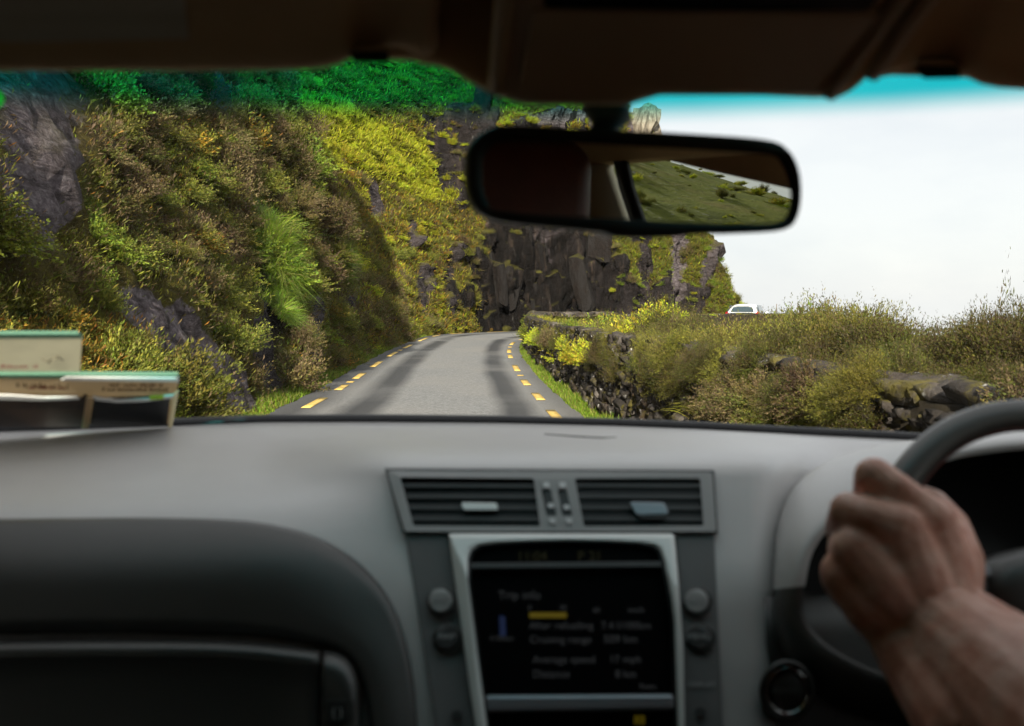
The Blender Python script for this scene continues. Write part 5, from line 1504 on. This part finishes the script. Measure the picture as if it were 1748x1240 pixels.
hslab('permit', [(-70, 672), (60, 671), (140, 670), (143, 665), (149, 667), (140, 719), (-70, 720)], .0085, .002, M_DISC1, low_card)
hslab('permit_fold', [(-70, 662), (20, 664), (75, 668), (132, 667), (136, 671), (70, 673), (-70, 669)], .0095, .002, M_WHITE, low_card)
hslab('permit', [(160, 672), (290, 668), (289, 680), (284, 718), (153, 720)], .0085, .002, M_DISC2, low_card)
hslab('permit_fold', [(158, 666), (170, 669), (205, 672), (250, 670), (296, 664), (295, 669), (250, 675), (200, 677), (164, 673)], .0095, .002, M_WHITE, low_card)
hslab('lime_tab', [(255, 665), (279, 664), (278, 670), (255, 671)], .0105, .001, M_LIME, low_card)
hslab('card_rib', [(147, 668), (158, 668), (151, 720), (139, 720)], .0100, .002, M_CARD2, low_card)
hslab('card_rib', [(297, 660), (304, 656), (293, 719), (286, 719)], .0100, .002, M_CARD, low_card)
# scribbled signature, and lines of small print too soft to read: short inked strokes
tube('signature', [HPx(x, y, .0012) for x, y in [(71, 610), (78, 615), (86, 613), (82, 619), (90, 610), (96, 613), (98, 607), (103, 611)]], .0007, plain('pencil_ink', (.17, .15, .10), .8), up_card, 5)
tube('signature', [HPx(x, y, .0012) for x, y in [(96, 605), (101, 609), (108, 614)]], .0007, plain('pencil_ink', (.17, .15, .10), .8), up_card, 5)
def small_print(x0, x1, y, h, mat, parent, off, seed, tilt=0.0, q=1.7):
    r_ = random.Random(seed); x = x0; bm = bmesh.new()
    while x < x1:
        w_ = r_.uniform(1.6, 3.2)
        if r_.random() < .16: x += 4; continue
        hh = h * r_.choice([.6, .6, .75, 1.0])
        yb = y + (x - x0) * tilt
        for (xa, xb, ya, yc) in [(x, x + q, yb - hh, yb), (x + .4, x + w_, yb - q, yb)] if r_.random() < .5 else [(x, x + q, yb - hh, yb), (x + .4, x + w_, yb - hh, yb - hh + q), (x + w_ - .8, x + w_, yb - hh, yb)]:
            vs = [bm.verts.new(HPx(a, c, off)) for a, c in [(xa, ya), (xb, ya), (xb, yc), (xa, yc)]]
            bm.faces.new(vs)
        x += w_ + 1.2
    me = bpy.data.meshes.new('small_print'); bm.to_mesh(me); bm.free()
    link('small_print', me, parent, mat, False)
small_print(-40, 63, 627, 6, M_PINK, up_card, .0012, 3)
small_print(20, 118, 654, 10, M_INK, low_card, .0055, 4, .055)
small_print(48, 112, 658, 6, plain('red_ink', (.25, .05, .03), .8), low_card, .0057, 9)
small_print(187, 276, 653, 6, M_INK, low_card, .0055, 5, .01)
small_print(175, 285, 661, 6, M_INK, low_card, .0055, 6, .01)
small_print(0, 143, 686, 6, M_DARK, low_card, .0092, 7)
# green disc sticker high on the glass at the edge of the picture
cst = ws_hit(-32, 170, .006)
stx = RGT; sty = (ws_hit(-32, 140, .006) - ws_hit(-32, 200, .006)).normalized()
rr = 39 * proj(cst)[2] / F
b = NB('green_sticker_film'); p1 = b.bsdf((.01, .55, .03), .4); t1 = b.n('ShaderNodeBsdfTranslucent'); t1.inputs[0].default_value = (.02, .85, .05, 1)
ms = b.n('ShaderNodeMixShader'); ms.inputs[0].default_value = .75; b.l(p1.outputs[0], ms.inputs[1]); b.l(t1.outputs[0], ms.inputs[2]); b.l(ms.outputs[0], b.out.inputs[0])
me = mesh_from('round_sticker', [cst + stx * rr * math.cos(a) + sty * rr * 1.15 * math.sin(a) for a in np.linspace(0, 2 * math.pi, 40, endpoint=False)], [tuple(range(40))])
o = link('round_sticker', me, None, b.m, False); tag(o, 'round bright green sticker at the top edge of the windscreen', 'sticker')

# ================================================================== THE GREEN SLOPE BEHIND, SEEN IN THE MIRROR
b = NB('far_grass_slope'); geo = b.n('ShaderNodeNewGeometry')
g1 = b.noise(.5, 6, .65, geo.outputs['Position']); g2 = b.noise(2.2, 6, .7, geo.outputs['Position'])
c = b.ramp(g1, [(.3, (.09, .10, .02)), (.5, (.16, .17, .03)), (.7, (.19, .16, .05))])
c = b.mix(b.ramp(g2, [(.58, (0,) * 3), (.68, (.7,) * 3)]), c, (.30, .28, .25))
c = b.mix(b.ramp(g2, [(.32, (.8,) * 3), (.44, (0,) * 3)]), c, (.05, .05, .02))
M_FAR = b.done(b.bsdf(c, .9, .1, 0, g2, .8, .3))
rws = []
for k in range(40):
    dist = 14 + k * 1.4
    r_ = []
    for m in range(60):
        a = math.radians(8 + m * 1.3)           # from straight back towards the driver's side
        x, y_ = .7 + dist * math.sin(a), -.3 - dist * math.cos(a)
        top = interp(math.degrees(a), [(8, .09), (30, .075), (33, .062), (36, .046), (37.5, .036), (42, .014), (50, -.01), (90, -.03)])
        z = (CAM_Z + .1 + dist * top) * smooth01(0, 24, k) + (-2.2) * (1 - smooth01(0, 20, k)) + .28 * noise.fractal(Vector((x * .15, y_ * .15, 0)), 1, 2, 4)
        if k > 33: z -= (k - 33) * 2
        r_.append((x, y_, z))
    rws.append(r_)
o = link('green_slope', grid_mesh('green_slope', rws), None, M_FAR)
tag(o, 'green boulder-strewn slope behind the car, seen in the mirror', 'hill', kind='structure')
pts = []
for _ in range(1500):
    k, m = random.randrange(6, 32), random.randrange(0, 60)
    p = Vector(rws[k][m]) + Vector((random.uniform(-.6, .6), random.uniform(-.6, .6), -.05)); pts.append((p, random.choice([.2, .3, .4, .7]), Vector((random.uniform(-.2, .2), random.uniform(-.2, .2), 1)).normalized()))
cover('slope_heather', 'olive', pts[:900], 'dark scrub dotted over the green slope in the mirror', 'undergrowth')
cover('slope_gorse', 'gorse', pts[900:], 'yellow scrub dotted over the green slope in the mirror', 'undergrowth')
